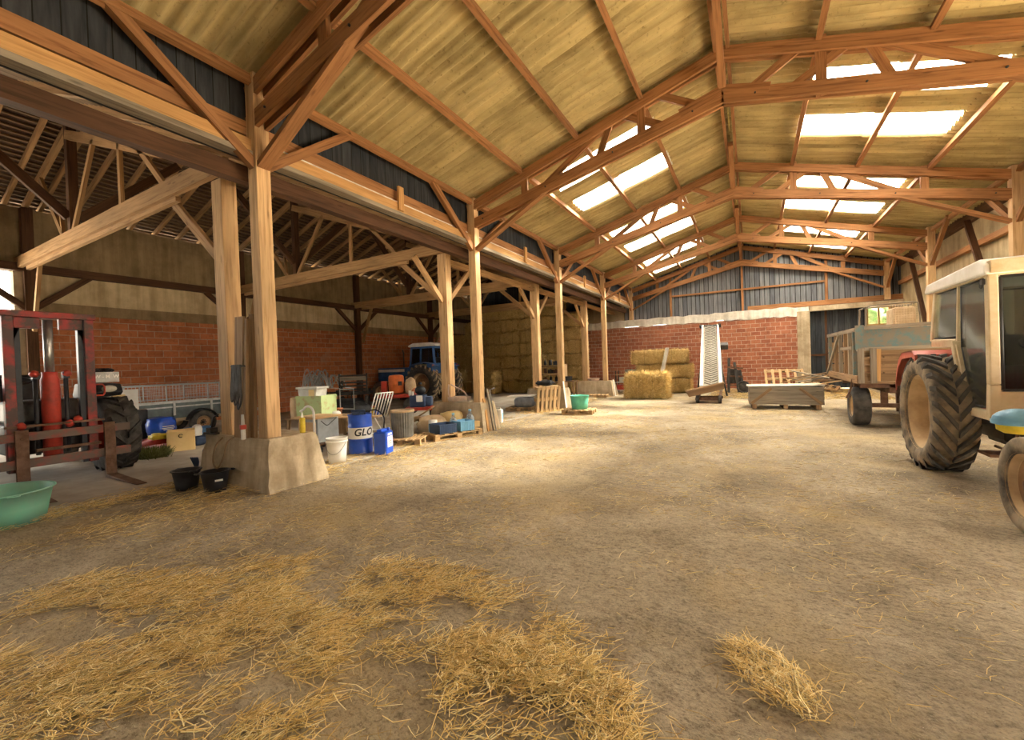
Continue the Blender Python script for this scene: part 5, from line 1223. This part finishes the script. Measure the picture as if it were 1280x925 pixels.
t = thing('sun_hat', 'white sun hat lying on the long thin board', 'hat', (-8.85,6.88,ZA+.456)); one('lathe', [(.20,.0),(.205,.012),(.12,.02),(.105,.11),(.07,.14),(1e-3,.145)], (0,0,0), 'z', 28).build('brim', 'white', t)
t = thing('flower_pot', 'orange clay flower pot standing behind the sun hat', 'pot', (-9.15,7.2,ZA+.46)); one('lathe', [(1e-3,0),(.06,0),(.085,.13),(.1,.13),(.1,.17),(.085,.17),(.06,.02),(1e-3,.02)], (0,0,0), 'z', 20).build('body', 'terracotta', t)
m = MB(); m.box((0,0,.23), (.4,.4,.46)); single(m, 'old_crate', 'old_board', 'dark wooden crate under the orange flower pot', 'crate', (-9.18,7.25,ZA), .3)
t = thing('spray_bottle', 'yellow spray bottle standing on the lounge chair beside the blue cup', 'bottle', (-8.32,7.55,ZA+.422)); one('lathe', [(1e-3,0),(.05,0),(.05,.14),(.02,.18),(.02,.2)], (0,0,0), 'z', 16).build('body', 'yellow', t); m = MB(); m.box((.01,0,.225), (.09,.03,.05)); m.build('trigger', 'orange', t)
t = thing('cup', 'blue plastic cup on the lounge chair beside the yellow spray bottle', 'cup', (-8.1,7.5,ZA+.422)); one('lathe', [(1e-3,0),(.055,0),(.07,.13),(.063,.13),(.05,.01),(1e-3,.01)], (0,0,0), 'z', 18).build('body', 'vivid_blue', t)
# pallet with the ribbed bin
pallet('pallet', 'short pallet on the floor carrying the grey ribbed bin', (-6.45,6.72,0), .42, .85, .72)
RB = thing('ribbed_bin', 'grey ribbed bin standing on the short pallet', 'bin', (-6.52,6.72,.136), .2)
m = MB(); n = 28; prof = []
for z, rr_ in ((0,.20),(.02,.205),(.52,.235),(.54,.235)):
    for k in range(n*2):
        a = 2*PI*k/(n*2); q = rr_+(.012 if k % 2 == 0 and z not in (0,) else 0); m.v.append((q*math.cos(a), q*math.sin(a), z))
for i in range(3):
    for k in range(n*2):
        k2 = (k+1) % (n*2); m.f.append([i*n*2+k, i*n*2+k2, (i+1)*n*2+k2, (i+1)*n*2+k]); m.uv += [(0,0)]*4; m.sm.append(False)
m.f.append(list(reversed(range(n*2)))); m.uv += [(0,0)]*(n*2); m.sm.append(False); m.lathe([(.225,.53),(.19,.03),(1e-3,.03)], (0,0,0), 'z', 28); m.build('shell', 'ribbed', RB)
m = MB(); m.lathe([(.225,.53),(.255,.53),(.255,.575),(.225,.575)], (0,0,0), 'z', 36, True, True); m.build('rim', 'tan_cloth', RB)
m = MB(); m.beam((-.252,-.03,.02), (-.262,-.03,.56), .06, .02, (1,0,0)); m.build('strap', 'plywood', RB)
# pallet with blue crates and jugs
pallet('pallet', 'long pallet carrying the blue crates and clear jugs, before the second plinth', (-5.97,7.72,0), 1.22, 1.25, .62)
def crate(name, label, mat, loc, rz, L, W, H, ribs=9):
    t = thing(name, label, 'crate', loc, rz); m = MB()
    m.box((0,0,.01), (L,W,.02))
    for s in (-1, 1): m.box((s*L/2,0,H/2), (.012,W,H)); m.box((0,s*W/2,H/2), (L,.012,H))
    m.build('shell', mat, t)
    m = MB()
    for i in range(ribs):
        x = -L/2+L*i/(ribs-1)
        for s in (-1, 1): m.box((x,s*(W/2+.009),H/2), (.014,.014,H))
    for s in (-1, 1): m.box((0,s*(W/2+.008),H-.012), (L+.03,.016,.024)); m.box((s*(L/2+.008),0,H-.012), (.016,W+.03,.024))
    m.build('ribs', mat, t); return t
crate('bottle_crate', 'dark blue ribbed crate at the near end of the long pallet', 'navy', (-6.02,7.45,.136), 1.22, .42, .42, .20)
crate('bottle_crate', 'light blue ribbed crate next to the clear jugs on the long pallet', 'light_blue', (-5.80,7.90,.136), 1.22, .36, .36, .22)
for i, (x, y, s, lb) in enumerate(((-6.02,7.83,1.0,'clear plastic jug standing between the blue crates and the plinth'), (-5.86,8.27,1.12,'taller clear plastic jug nearest the second plinth on the long pallet'))):
    t = thing('plastic_jug', lb, 'jug', (x,y,.136)); m = MB(); m.lathe([(1e-3,0),(.085*s,0),(.09*s,.03),(.09*s,.2*s),(.03*s,.32*s),(.03*s,.36*s),(1e-3,.36*s)], (0,0,0), 'z', 20); m.build('body', 'clear_plastic', t)
    one('lathe', [(.033*s,.35*s),(.033*s,.385*s),(1e-3,.385*s)], (0,0,0), 'z', 14).build('cap', 'light_blue', t)
m = MB(); m.box((0,0,.07), (.22,.16,.14)); single(m, 'carton', 'card', 'small beige carton at the far end of the long pallet', 'carton', (-5.78,8.42,.136), 1.2, bevel=.004)
# sacks, tin and rolled cloth behind the crates
lump('sack', 'tan_cloth', 'tan sack slumped behind the dark blue ribbed crate', 'sack', (-6.75,7.95,ZA), (.75,.6,.42), .4, 4, .12)
lump('sack', 'card', 'pale orange cloth sack behind the light blue ribbed crate', 'sack', (-6.42,8.28,ZA), (.6,.4,.50), .4, 6, .10)
t = thing('paint_tin', 'white tin with a blue band, before the tan sack', 'tin', (-6.45,7.62,ZA+.0)); one('lathe', [(1e-3,0),(.1,0),(.1,.36),(1e-3,.36)], (0,0,0), 'z', 22).build('body', 'white', t); one('lathe', [(.102,.1),(.102,.28)], (0,0,0), 'z', 22).build('band', 'light_blue', t)
m = MB(); m.tube(smoothpath([(-.35,.1,.0),(-.2,-.05,.24),(.0,.0,.36),(.15,.1,.26),(.35,.12,.18)], 5), [.05]*8+[.06]*8+[.04]*5, 8); m.tube([(-.1,0,.33),(.35,.3,.62)], .018, 7); m.tube([(-.02,.02,.34),(-.4,-.25,.12)], .018, 7)
m.tube([(-.2,-.05,.24),(-.22,-.05,0)], .02, 6); m.tube([(.3,.12,.2),(.3,.12,0)], .02, 6)
single(m, 'wooden_frame', 'pallet_wood', 'tan bent wooden plough frame behind the grey ribbed bin', 'frame', (-7.05,7.75,ZA), .4)
# leaning tools at the second plinth
m = MB(); m.beam((-5.57,8.62,.0), (-5.73,8.70,.78), .10, .025, (1,0,0)); single(m, 'leaning_plank', 'beam', 'pale short plank leaning on the end of the second plinth', 'plank')
m = MB(); m.tube([(-5.48,8.82,0),(-5.70,8.92,.98),(-5.62,9.02,1.02)], .017, 7); single(m, 'bent_bar', 'hose_grey', 'thin grey bent bar leaning on the end of the second plinth', 'bar')
m = MB(); m.beam((-5.50,8.74,.0), (-5.70,8.80,1.02), .045, .035, (1,0,0)); single(m, 'leaning_stick', 'grey_wood', 'narrow greyish stick leaning on the second plinth, before the bent bar', 'stick')
t = thing('water_jug', 'white and pale blue water can on the floor, past the second plinth', 'can', (-6.1,9.95,0), .3); m = MB(); m.box((0,0,.19), (.24,.2,.38)); m.build('body', 'white', t, .03); m = MB(); m.box((0,0,.40), (.14,.05,.05)); m.build('handle', 'offwhite', t, .01); m = MB(); m.lohi((.121,-.07,.1), (.123,.07,.28)); m.build('label', 'light_blue', t)
sh = thing('scoop_shovel', 'pale pink scoop shovel lying on the second plinth between its posts', 'shovel', (-6.3,8.50,.73), .2)
m = MB(); prof = [(-.16,.10),(-.15,.03),(-.08,.0),(.08,.0),(.15,.03),(.16,.10)]
for k in range(5):
    xa, xb = -.26+.1*k, -.26+.1*(k+1); sc = lambda x: 1-.25*max(0,x/.3)
    for i in range(5):
        p, q = prof[i], prof[i+1]; m.quad([(xa,p[0]*sc(xa),p[1]+.02),(xb,p[0]*sc(xb),p[1]+.02),(xb,q[0]*sc(xb),q[1]+.02),(xa,q[0]*sc(xa),q[1]+.02)], smooth=True); m.quad([(xa,q[0]*sc(xa),q[1]),(xb,q[0]*sc(xb),q[1]),(xb,p[0]*sc(xb),p[1]),(xa,p[0]*sc(xa),p[1])], smooth=True)
m.build('blade', 'pale_pink', sh)
m = MB(); m.tube(smoothpath([(-.25,0,.05),(-.30,-.02,.2),(-.28,-.03,.42)], 5), .018, 7); m.tube(smoothpath([(.2,.02,.1),(.1,.05,.22),(-.02,.04,.30),(-.24,0,.42)], 5), .014, 7); m.build('handle', 'pale_pink', sh)
# machines behind
EN = thing('pump_engine', 'dark engine pump with a white plate, left of the second plinth inner post', 'engine', (-9.3,10.4,ZA), .55)
m = MB(); m.box((0,0,.28), (.85,.55,.1)); m.build('base', 'red', EN)
for x in (-.35,.35):
    for y in (-.2,.2): m = MB(); m.beam((x,y,0), (x,y,.24), .06, .06); m.build('leg', 'dark_metal', EN)
m = MB(); m.box((-.05,0,.52), (.5,.42,.38)); m.box((.28,.02,.5), (.22,.36,.3)); m.build('block', 'navy', EN, .04)
m = MB(); m.ball((.02,.0,.85), .16, 1.1,.9,.9); m.lathe([(.06,1.04),(.05,1.12),(1e-3,1.12)], (.02,0,0), 'z', 12); m.build('tank', 'black', EN)
m = MB(); m.box((.02,-.225,.60), (.2,.01,.2)); m.build('plate', 'white', EN)
m = MB(); m.lathe([(.04,.7),(.04,.86),(1e-3,.86)], (-.3,-.1,0), 'z', 12); m.lathe([(.04,.7),(.04,.83),(1e-3,.83)], (-.2,-.15,0), 'z', 12); m.build('filter', 'offwhite', EN)
BRL = thing('orange_barrel', 'bright orange plastic barrel on the red machine before the blue tractor', 'barrel', (-10.9,11.0,.72))
one('lathe', [(1e-3,0),(.22,0),(.26,.06),(.27,.3),(.285,.32),(.27,.34),(.26,.58),(.23,.63),(.1,.65),(1e-3,.65)], (0,0,0), 'z', 30).build('shell', 'orange', BRL); m = MB(); m.box((.27,-.1,.35), (.06,.12,.14)); m.build('bracket', 'black', BRL)
MC = thing('red_machine', 'dark red farm machine frame under the orange barrel', 'machine', (-10.85,11.0,ZA), .6)
m = MB(); m.box((0,0,.62), (1.3,.55,.12)); m.box((-.45,0,.85), (.2,.2,.6)); m.build('frame', 'red', MC, .02)
for x in (-.5,.5):
    m = MB(); m.lathe([(1e-3,-.05),(.26,-.05),(.28,-.03),(.28,.03),(.26,.05),(1e-3,.05)], (x,-.34,.28), 'y', 24); m.build('wheel', 'rubber', MC)
    m = MB(); m.beam((x,-.3,.28), (x,.3,.60), .05, .05); m.build('strut', 'rust', MC)
m = MB(); m.ball((.55,-.1,.80), .15, 1,1,.8); m.build('hopper', 'terracotta', MC)
lump('feed_sack', 'tan_cloth', 'pale sack leaning right of the bright orange barrel', 'sack', (-10.42,11.2,.70), (.34,.34,.55), .2, 5, .08)
# cultivator with a tangle of grey hoses on top
CV = thing('cultivator', 'black steel cultivator lying before the brick wall, left of the blue tractor', 'cultivator', (-12.9,10.2,ZA), .75)
m = MB()
for y in (-.5, 0, .5): m.beam((-1.1,y,.75), (1.1,y,.75), .09, .09)
for x in (-1.0, 0, 1.0): m.beam((x,-.5,.84), (x,.5,.84), .08, .08)
m.beam((0,.5,.75), (0,.8,1.25), .08, .08); m.build('frame', 'dark_metal', CV)
for i in range(9):
    x = -1.0+.25*i; y = (-.5,0,.5)[i % 3]; m = MB(); m.tube(smoothpath([(x,y,.75),(x,y-.1,.82),(x,y-.28,.65),(x,y-.22,.35),(x,y-.02,.1),(x,y+.06,.0)], 4), .02, 6); m.build('tine', 'rust' if i % 2 else 'dark_metal', CV)
for x in (.2, 1.0): 
    m = MB(); m.lathe([(.30,-.06),(.34,-.05),(.34,.05),(.30,.06)], (x,-.75,.35), 'x', 28, True, True); m.lathe([(1e-3,-.02),(.3,-.02),(.3,.02),(1e-3,.02)], (x,-.75,.35), 'x', 20); m.build('wheel', 'rubber', CV)
for i in range(5): m = MB(); m.beam((.1+.0*i,-.55,.9+.12*i), (1.0,-.55,.9+.12*i), .03, .06); m.build('rail', 'old_board' if i == 3 else 'dark_metal', CV)
for x in (.1, 1.0): m = MB(); m.beam((x,-.55,.75), (x,-.55,1.45), .05, .05); m.build('upright', 'dark_metal', CV)
m = MB(); m.beam((.12,-.6,1.28), (.98,-.6,1.28), .03, .13); m.build('lamp_board', 'grey_wood', CV)
rs = random.Random(8); m = MB()
for i in range(22):
    x = rs.uniform(-.55,.55); y = rs.uniform(-.2,.2); hh = rs.uniform(.45,.75); d = rs.uniform(-.22,.22)
    m.tube(smoothpath([(x-d*1.2,y,0.02),(x-d*.4,y+.03,hh*.6),(x+d*.3,y,hh),(x+d,y-.1,hh*.75),(x+d*1.5,y-.16,.08)], 4), .022, 6)
single(m, 'hose_tangle', 'hose_grey', 'tangle of pale grey hoses piled on the black cultivator', 'hoses', (-13.55,10.05,.93), .75)
lump('dark_heap', 'black', 'heap of dark scrap before the cultivator wheels', 'scrap', (-11.6,9.3,ZA), (1.5,.8,.62), .7, 4, .2, .6)
# ------------------------------------------------------------------ middle distance: pallets, basin, conveyor, crates, bench
pallet('pallet', 'flat pallet on the floor under the grey tyre bag, left of the upright pallets', (-6.95,12.85,0), .25, .9, .75)
lump('tyre_bag', 'grey_fabric', 'dark grey bulging bag lying on the flat pallet', 'bag', (-6.78,12.85,.136), (.72,.55,.34), .2, 3, .05, .6)
m = MB(); m.box((0,0,0), (.95,.55,.03)); single(m, 'hardboard_sheet', 'white', 'white hardboard sheet lying on the grey tyre bag', 'sheet', (-6.95,12.95,.50), .2, rot=(.02,-.03,.25))
def upright(lb, x, y, rz, tilt): return pallet('pallet', lb, (x,y,.42), 0, 1.0, .84, rot=Euler((PI/2+tilt,0,rz)), nb=6)
upright('front upright pallet leaning before the third plinth', -5.92, 12.72, 1.15, .12); upright('rear upright pallet, the hidden one of the pair before the third plinth', -6.05, 12.95, 1.15, .12)
lump('black_cover', 'black', 'black crumpled cover thrown on the top of the upright pallets', 'cover', (-6.12,13.1,.86), (.55,.6,.16), .3, 5, .2)
m = MB(); m.beam((-5.55,13.55,0), (-5.70,13.68,.95), .10, .02, (1,0,0)); single(m, 'leaning_stick', 'white', 'white stick leaning on the end of the third plinth', 'slat')
pallet('pallet', 'flat pallet in the open floor under the sea green basin', (-4.72,12.55,0), .15, .95, .75)
tub('basin', 'sea_green', 'sea green round basin on the flat pallet in the open floor', 'basin', (-4.72,12.6,.136), .29, .24, .42, .012, ear=False)
m = MB(); m.box((0,0,.14), (.24,.3,.28)); single(m, 'yellow_box', 'yellow', 'small yellow box on the floor behind the upright pallets', 'box', (-6.05,15.6,0), .2, bevel=.01)
# pallet leaning on the fourth plinth and oddments on top of it
pallet('pallet', 'flat pallet at the foot of the fourth plinth', (-6.05,18.3,0), .1, 1.0, .5)
m = MB(); m.beam((-5.42,19.1,0), (-5.52,19.15,.74), .12, .03, (1,0,0)); single(m, 'propped_plank', 'white', 'whitish board leaning on the end of the fourth plinth', 'slat')
t = thing('red_sign', 'dark red notice board with pale head, behind the fourth plinth', 'sign', (-7.9,21.6,ZA)); m = MB(); m.lohi((-.38,-.03,.55), (.38,.03,1.75)); m.lohi((-.34,-.02,0), (-.28,.02,.55)); m.lohi((.28,-.02,0), (.34,.02,.55)); m.build('board', 'offwhite', t); m = MB(); m.lohi((-.26,-.045,.6), (.34,-.031,1.35)); m.build('panel', 'red', t)
t = tub('basin', 'pale_pink', 'pale pink basin standing on the fourth plinth', 'basin', (-6.45,19.15,.70), .3, .24, .13, .02, ear=False)
WS = thing('work_shelf', 'dark wooden shelf crowded with tools, behind the third plinth', 'shelf', (-8.6,19.1,ZA), -.1)
for x in (-.75,.75): m = MB(); m.lohi((x-.03,-.25,0), (x+.03,.25,1.5)); m.build('side_panel', 'old_board', WS)
for z in (.15,.6,1.0,1.4): m = MB(); m.lohi((-.75,-.25,z), (.75,.25,z+.04)); m.build('shelf', 'old_board', WS)
rs = random.Random(12)
for z in (.19,.64,1.04,1.44):
    for i in range(5):
        x = -.6+.3*i; k = rs.randrange(3); L = (math.cos(-.1), math.sin(-.1)); px, py = -8.6+x*L[0], 19.1+x*L[1]; mt = rs.choice(['black','rust','navy','dark_metal'])
        nm, lb = (('oil_can','dark oil can standing on the crowded wooden shelf'),('tool_case','small dark case lying on the crowded wooden shelf'),('tin_can','tin standing on the crowded wooden shelf'))[k]
        m = MB()
        if k == 0: m.lathe([(1e-3,0),(.07,0),(.07,.18),(.02,.25),(.015,.32),(1e-3,.32)], (0,0,0), 'z', 14)
        elif k == 1: m.box((0,0,.09), (.22,.2,.18)); m.box((0,0,.2), (.1,.02,.03))
        else: m.lathe([(1e-3,0),(.08,0),(.08,.24),(.07,.25),(1e-3,.25)], (0,0,0), 'z', 16)
        single(m, nm, mt, lb, nm.replace('_', ' '), (px,py,z+.04+ZA), rs.uniform(-.4,.4), 'tools on the wooden shelf')
DK = thing('work_bench', 'small dark bench beside the fourth plinth inner post', 'bench', (-7.35,18.2,ZA)); m = MB(); m.lohi((-.4,-.25,.7), (.4,.25,.75)); m.build('bench_top', 'old_board', DK)
for x in (-.35,.35):
    for y in (-.2,.2): m = MB(); m.lohi((x-.03,y-.03,0), (x+.03,y+.03,.7)); m.build('leg', 'old_board', DK)
m = MB(); m.prism([(-.12,0),(.12,0),(.14,.2),(-.14,.2)], 'y', -.1, .1); single(m, 'parts_box', 'black', 'black box with a white mark on the small dark bench', 'box', (-7.3,18.2,.762))
lump('rag_pile', 'tan_cloth', 'tan rags heaped on the floor before the small dark bench', 'rags', (-7.75,17.4,ZA), (.9,.6,.6), 0, 6, .18)
# low shelf of boxes between fourth plinth and bale
LS = thing('low_rack', 'low metal rack of boxes between the fourth plinth and the shaggy bale', 'rack', (-5.2,21.2,0))
for z in (.12,.5,.88): m = MB(); m.lohi((-.75,-.3,z), (.75,.3,z+.035)); m.build('shelf', 'galv' if z < .8 else 'pallet_wood', LS)
for x in (-.7,.7):
    for y in (-.26,.26): m = MB(); m.lohi((x-.02,y-.02,0), (x+.02,y+.02,1.1)); m.build('upright', 'dark_metal', LS)
for i, (x, z, mt, lb) in enumerate(((-.42,.155,'red','dark red box on the bottom of the low rack'), (.25,.155,'navy','dark blue box on the bottom of the low rack'), (-.3,.535,'offwhite','pale box on the middle shelf of the low rack'), (.3,.535,'black','black box on the middle shelf of the low rack'), (0,.915,'teal_paint','teal tray on the top of the low rack'))):
    m = MB(); m.box((0,0,.12), (.5,.4,.24)); m.box((0,-.2,.2), (.3,.03,.03)); single(m, 'parts_box', mt, lb, 'box', (-5.2+x,21.2,z), 0, bevel=.01)
t = thing('yellow_bottle', 'small yellow bottle standing on the low rack', 'bottle', (-4.75,21.2,.915)); one('lathe', [(1e-3,0),(.05,0),(.05,.2),(.02,.26),(.02,.3),(1e-3,.3)], (0,0,0), 'z', 14).build('body', 'yellow', t)
# belt elevator leaning to the end wall
E_ = thing('belt_elevator', 'tall belt elevator with chevron belt, leaning back to the end wall', 'conveyor', (-1.28,16.9,0))
b0, b1 = Vector((-.02,.1,.55)), Vector((-.37,5.1,3.08)); d = (b1-b0).normalized(); side = Vector((1,.07,0)).normalized(); nrm = side.cross(d).normalized()
if nrm.y > 0: nrm = -nrm
m = MB(); hw = .25
P = lambda u, v, n: b0+d*u+side*v+nrm*n
LN = (b1-b0).length
m.hexa([P(0,-hw,0),P(0,hw,0),P(0,hw,.02),P(0,-hw,.02),P(LN,-hw,0),P(LN,hw,0),P(LN,hw,.02),P(LN,-hw,.02)]); bt = m.build('belt', 'belt', E_)
m = MB(); u = .05
while u < LN-.1:
    for s in (-1, 1): m.hexa([P(u,0,.018),P(u+.05,0,.018),P(u+.05,0,.05),P(u,0,.05),P(u+.16,s*hw*.9,.018),P(u+.21,s*hw*.9,.018),P(u+.21,s*hw*.9,.05),P(u+.16,s*hw*.9,.05)])
    u += .17
m.build('chevron_cleats', 'cleat', bt)
for s in (-1, 1):
    m = MB(); v = s*(hw+.07); m.hexa([P(-.1,v-.06,-.12),P(-.1,v+.06,-.12),P(-.1,v+.06,.10),P(-.1,v-.06,.10),P(LN,v-.04,-.12),P(LN,v+.04,-.12),P(LN,v+.04,.08),P(LN,v-.04,.08)]); m.build('side_beam', 'offwhite', E_)
m = MB(); m.tube([P(LN,-hw-.15,0),P(LN,hw+.15,0)], .06, 10); 
for s in (-1,1): m.tube([P(LN-.05,s*(hw+.14),-.05),P(LN-.05,s*(hw+.14),.10)], .07, 8)
m.build('head_roller', 'dark_metal', E_)
m = MB(); m.tube([P(2.4,hw+.08,-.1),(.4,2.0,.05)], .035, 6); m.tube([P(2.4,-hw-.08,-.1),(-.7,2.0,.05)], .035, 6); m.tube([P(3.4,hw+.12,-.05),P(1.0,hw+.14,-.05)], .025, 6); m.build('strut', 'dark_metal', E_)
m = MB(); m.hexa([P(3.2,hw+.12,-.1),P(3.2,hw+.42,-.1),P(3.2,hw+.42,.12),P(3.2,hw+.12,.12),P(3.5,hw+.12,-.1),P(3.5,hw+.42,-.1),P(3.5,hw+.42,.12),P(3.5,hw+.12,.12)]); m.build('motor', 'dark_metal', E_, .03)
m = MB(); m.hexa([(-.78,-.75,.42),(.44,-.62,.72),(.44,-.60,.76),(-.78,-.73,.46),(-.60,.20,.34),(.42,.30,.62),(.42,.30,.66),(-.60,.20,.38)]); m.hexa([(-.78,-.76,.42),(.44,-.64,.72),(.44,-.60,.50),(-.68,-.72,.22),(-.78,-.72,.42),(.44,-.60,.72),(.44,-.56,.50),(-.68,-.68,.22)]); m.build('hopper', 'old_board', E_, .01)
m = MB(); m.beam((-.5,-.5,.14), (.35,-.5,.14), .08, .1); m.beam((-.5,.3,.14), (.35,.3,.14), .08, .1); m.beam((.3,-.5,.14), (.3,.5,.5), .08, .08); m.beam((-.4,-.5,.14), (-.4,.3,.4), .08, .08); m.build('base_frame', 'rust', E_)
for x in (-.42,.30):
    m = MB(); m.lathe([(1e-3,-.05),(.13,-.05),(.14,-.03),(.14,.03),(.13,.05),(1e-3,.05)], (x,-.55,.14), 'x', 20); m.build('wheel', 'rubber', E_)
SF = thing('iron_frame', 'dark rusty iron frame with a wheel standing by the wall, right of the belt elevator', 'frame', (-.62,21.2,0), .2)
for a_, b_ in (((-.3,0,0),(-.22,.2,1.55)), ((.1,-.1,0),(.0,.25,1.35)), ((.32,.0,0),(.22,.3,1.0))):
    m = MB(); m.beam(a_, b_, .10, .08, (0,1,0)); m.build('upright', 'dark_metal', SF)
for z in (.35,.75,1.15): m = MB(); m.beam((-.3,.1,z), (.32,.12,z*.93), .07, .07); m.build('cross_bar', 'rust', SF)
m = MB(); m.lathe([(.20,-.05),(.27,-.05),(.27,.05),(.20,.05)], (.25,-.25,.27), 'y', 24, True, True); m.lathe([(1e-3,-.02),(.2,-.02),(.2,.02),(1e-3,.02)], (.25,-.25,.27), 'y', 20); m.build('wheel', 'rubber', SF)
m = MB(); m.prism([(-.34,.4),(.30,.4),(.22,1.0),(-.28,1.1)], 'y', .14, .30); m.build('housing', 'dark_metal', SF, .04)
# plank box on skids
CRB = thing('plank_box', 'long grey plank box with diagonal braces, alone on the floor before the brick wall', 'box', (.83,15.4,0), .03)
a, b, h = .92, .6, .58
for i in range(4):
    z = .14+i*.13; m = MB(); m.box((0,-b,z+.06), (2*a,.025,.12)); m.build('front_plank', 'grey_wood', CRB); m = MB(); m.box((0,b,z+.06), (2*a,.025,.12)); m.build('rear_plank', 'grey_wood', CRB)
    m = MB(); m.box((a,0,z+.06), (.025,2*b,.12)); m.build('end_plank', 'grey_wood', CRB); m = MB(); m.box((-a,0,z+.06), (.025,2*b,.12)); m.build('end_plank', 'grey_wood', CRB)
for s in (-1, 1): m = MB(); m.beam((s*a*.95,-b-.025,.17), (s*a*.38,-b-.025,.62), .022, .08, (0,0,1)); m.build('diagonal_brace', 'old_board', CRB)
for x in (-.8,0,.8): m = MB(); m.box((x,0,.07), (.12,2*b,.14)); m.build('skid', 'old_board', CRB)
m = MB(); rs = random.Random(6)
for i in range(12): m.box((rs.uniform(-.04,.04),-b+.06+i*.1,.668+rs.uniform(0,.03)), (2*a+rs.uniform(-.1,.12),.095,.02), rot=Euler((rs.uniform(-.06,.06),rs.uniform(-.012,.012),rs.uniform(-.03,.03))).to_matrix())
m.build('lid', 'render_white', CRB)
# pallets and laths thrown together by the dark door
pallet('pallet', 'tilted pallet leaning up in the timber pile by the dark door', (1.25,22.35,.50), 0, 1.5, 1.1, rot=Euler((.75,0,.05)), mat='pallet_wood')
pallet('pallet', 'lowest pallet lying flat in the timber pile by the dark door', (1.9,21.9,.0), .3, 1.5, 1.2, mat='old_board')
pallet('pallet', 'skewed pallet across the top of the timber pile by the dark door', (2.45,21.85,.16), -.2, 1.3, 1.0, rot=Euler((.1,.18,-.25)))
rs = random.Random(9)
for i in range(12):
    m = MB(); L = rs.uniform(1.2,2.1); m.box((0,0,0), (L,.10,.035)); single(m, 'loose_plank', ('pallet_wood','old_board','grey_wood')[i % 3], 'loose plank thrown on the timber pile by the dark door', 'plank', (2.5+rs.uniform(-.5,.6), 21.9+rs.uniform(-.7,.5), .36+.035*i), 0, 'loose planks by the dark door', rot=(rs.uniform(-.1,.1), rs.uniform(-.18,.18), rs.uniform(-.9,.7)))
for i in range(4):
    m = MB(); m.beam((0,0,0), (.08,.35,.9), .06, .04); single(m, 'upright_lath', 'grey_wood', 'upright lath sticking out behind the timber pile by the dark door', 'lath', (.75+.35*i, 22.6, .02), .1*i, 'upright laths by the dark door')
# trees outside the small window
for i, (x, y, s) in enumerate(((4.6,27.6,1.5),(6.0,28.5,1.9))):
    t = thing('garden_tree', ('leafy green tree seen through the left pane of the small window','leafy green tree seen through the right pane of the small window')[i], 'tree', (x,y,-.06)); m = MB(); m.tube([(0,0,0),(.05,.05,2.4)], [.12,.08], 8); m.build('trunk', 'dark_timber', t)
    m = MB(); rs = random.Random(i)
    for k in range(24): m.ball((rs.uniform(-1,1)*s*.7, rs.uniform(-.5,.5)*s, 2.2+rs.uniform(-.3,1.1)*s), rs.uniform(.25,.5)*s, 1,1,.8,10,.2)
    m.build('crown', 'leaf', t)
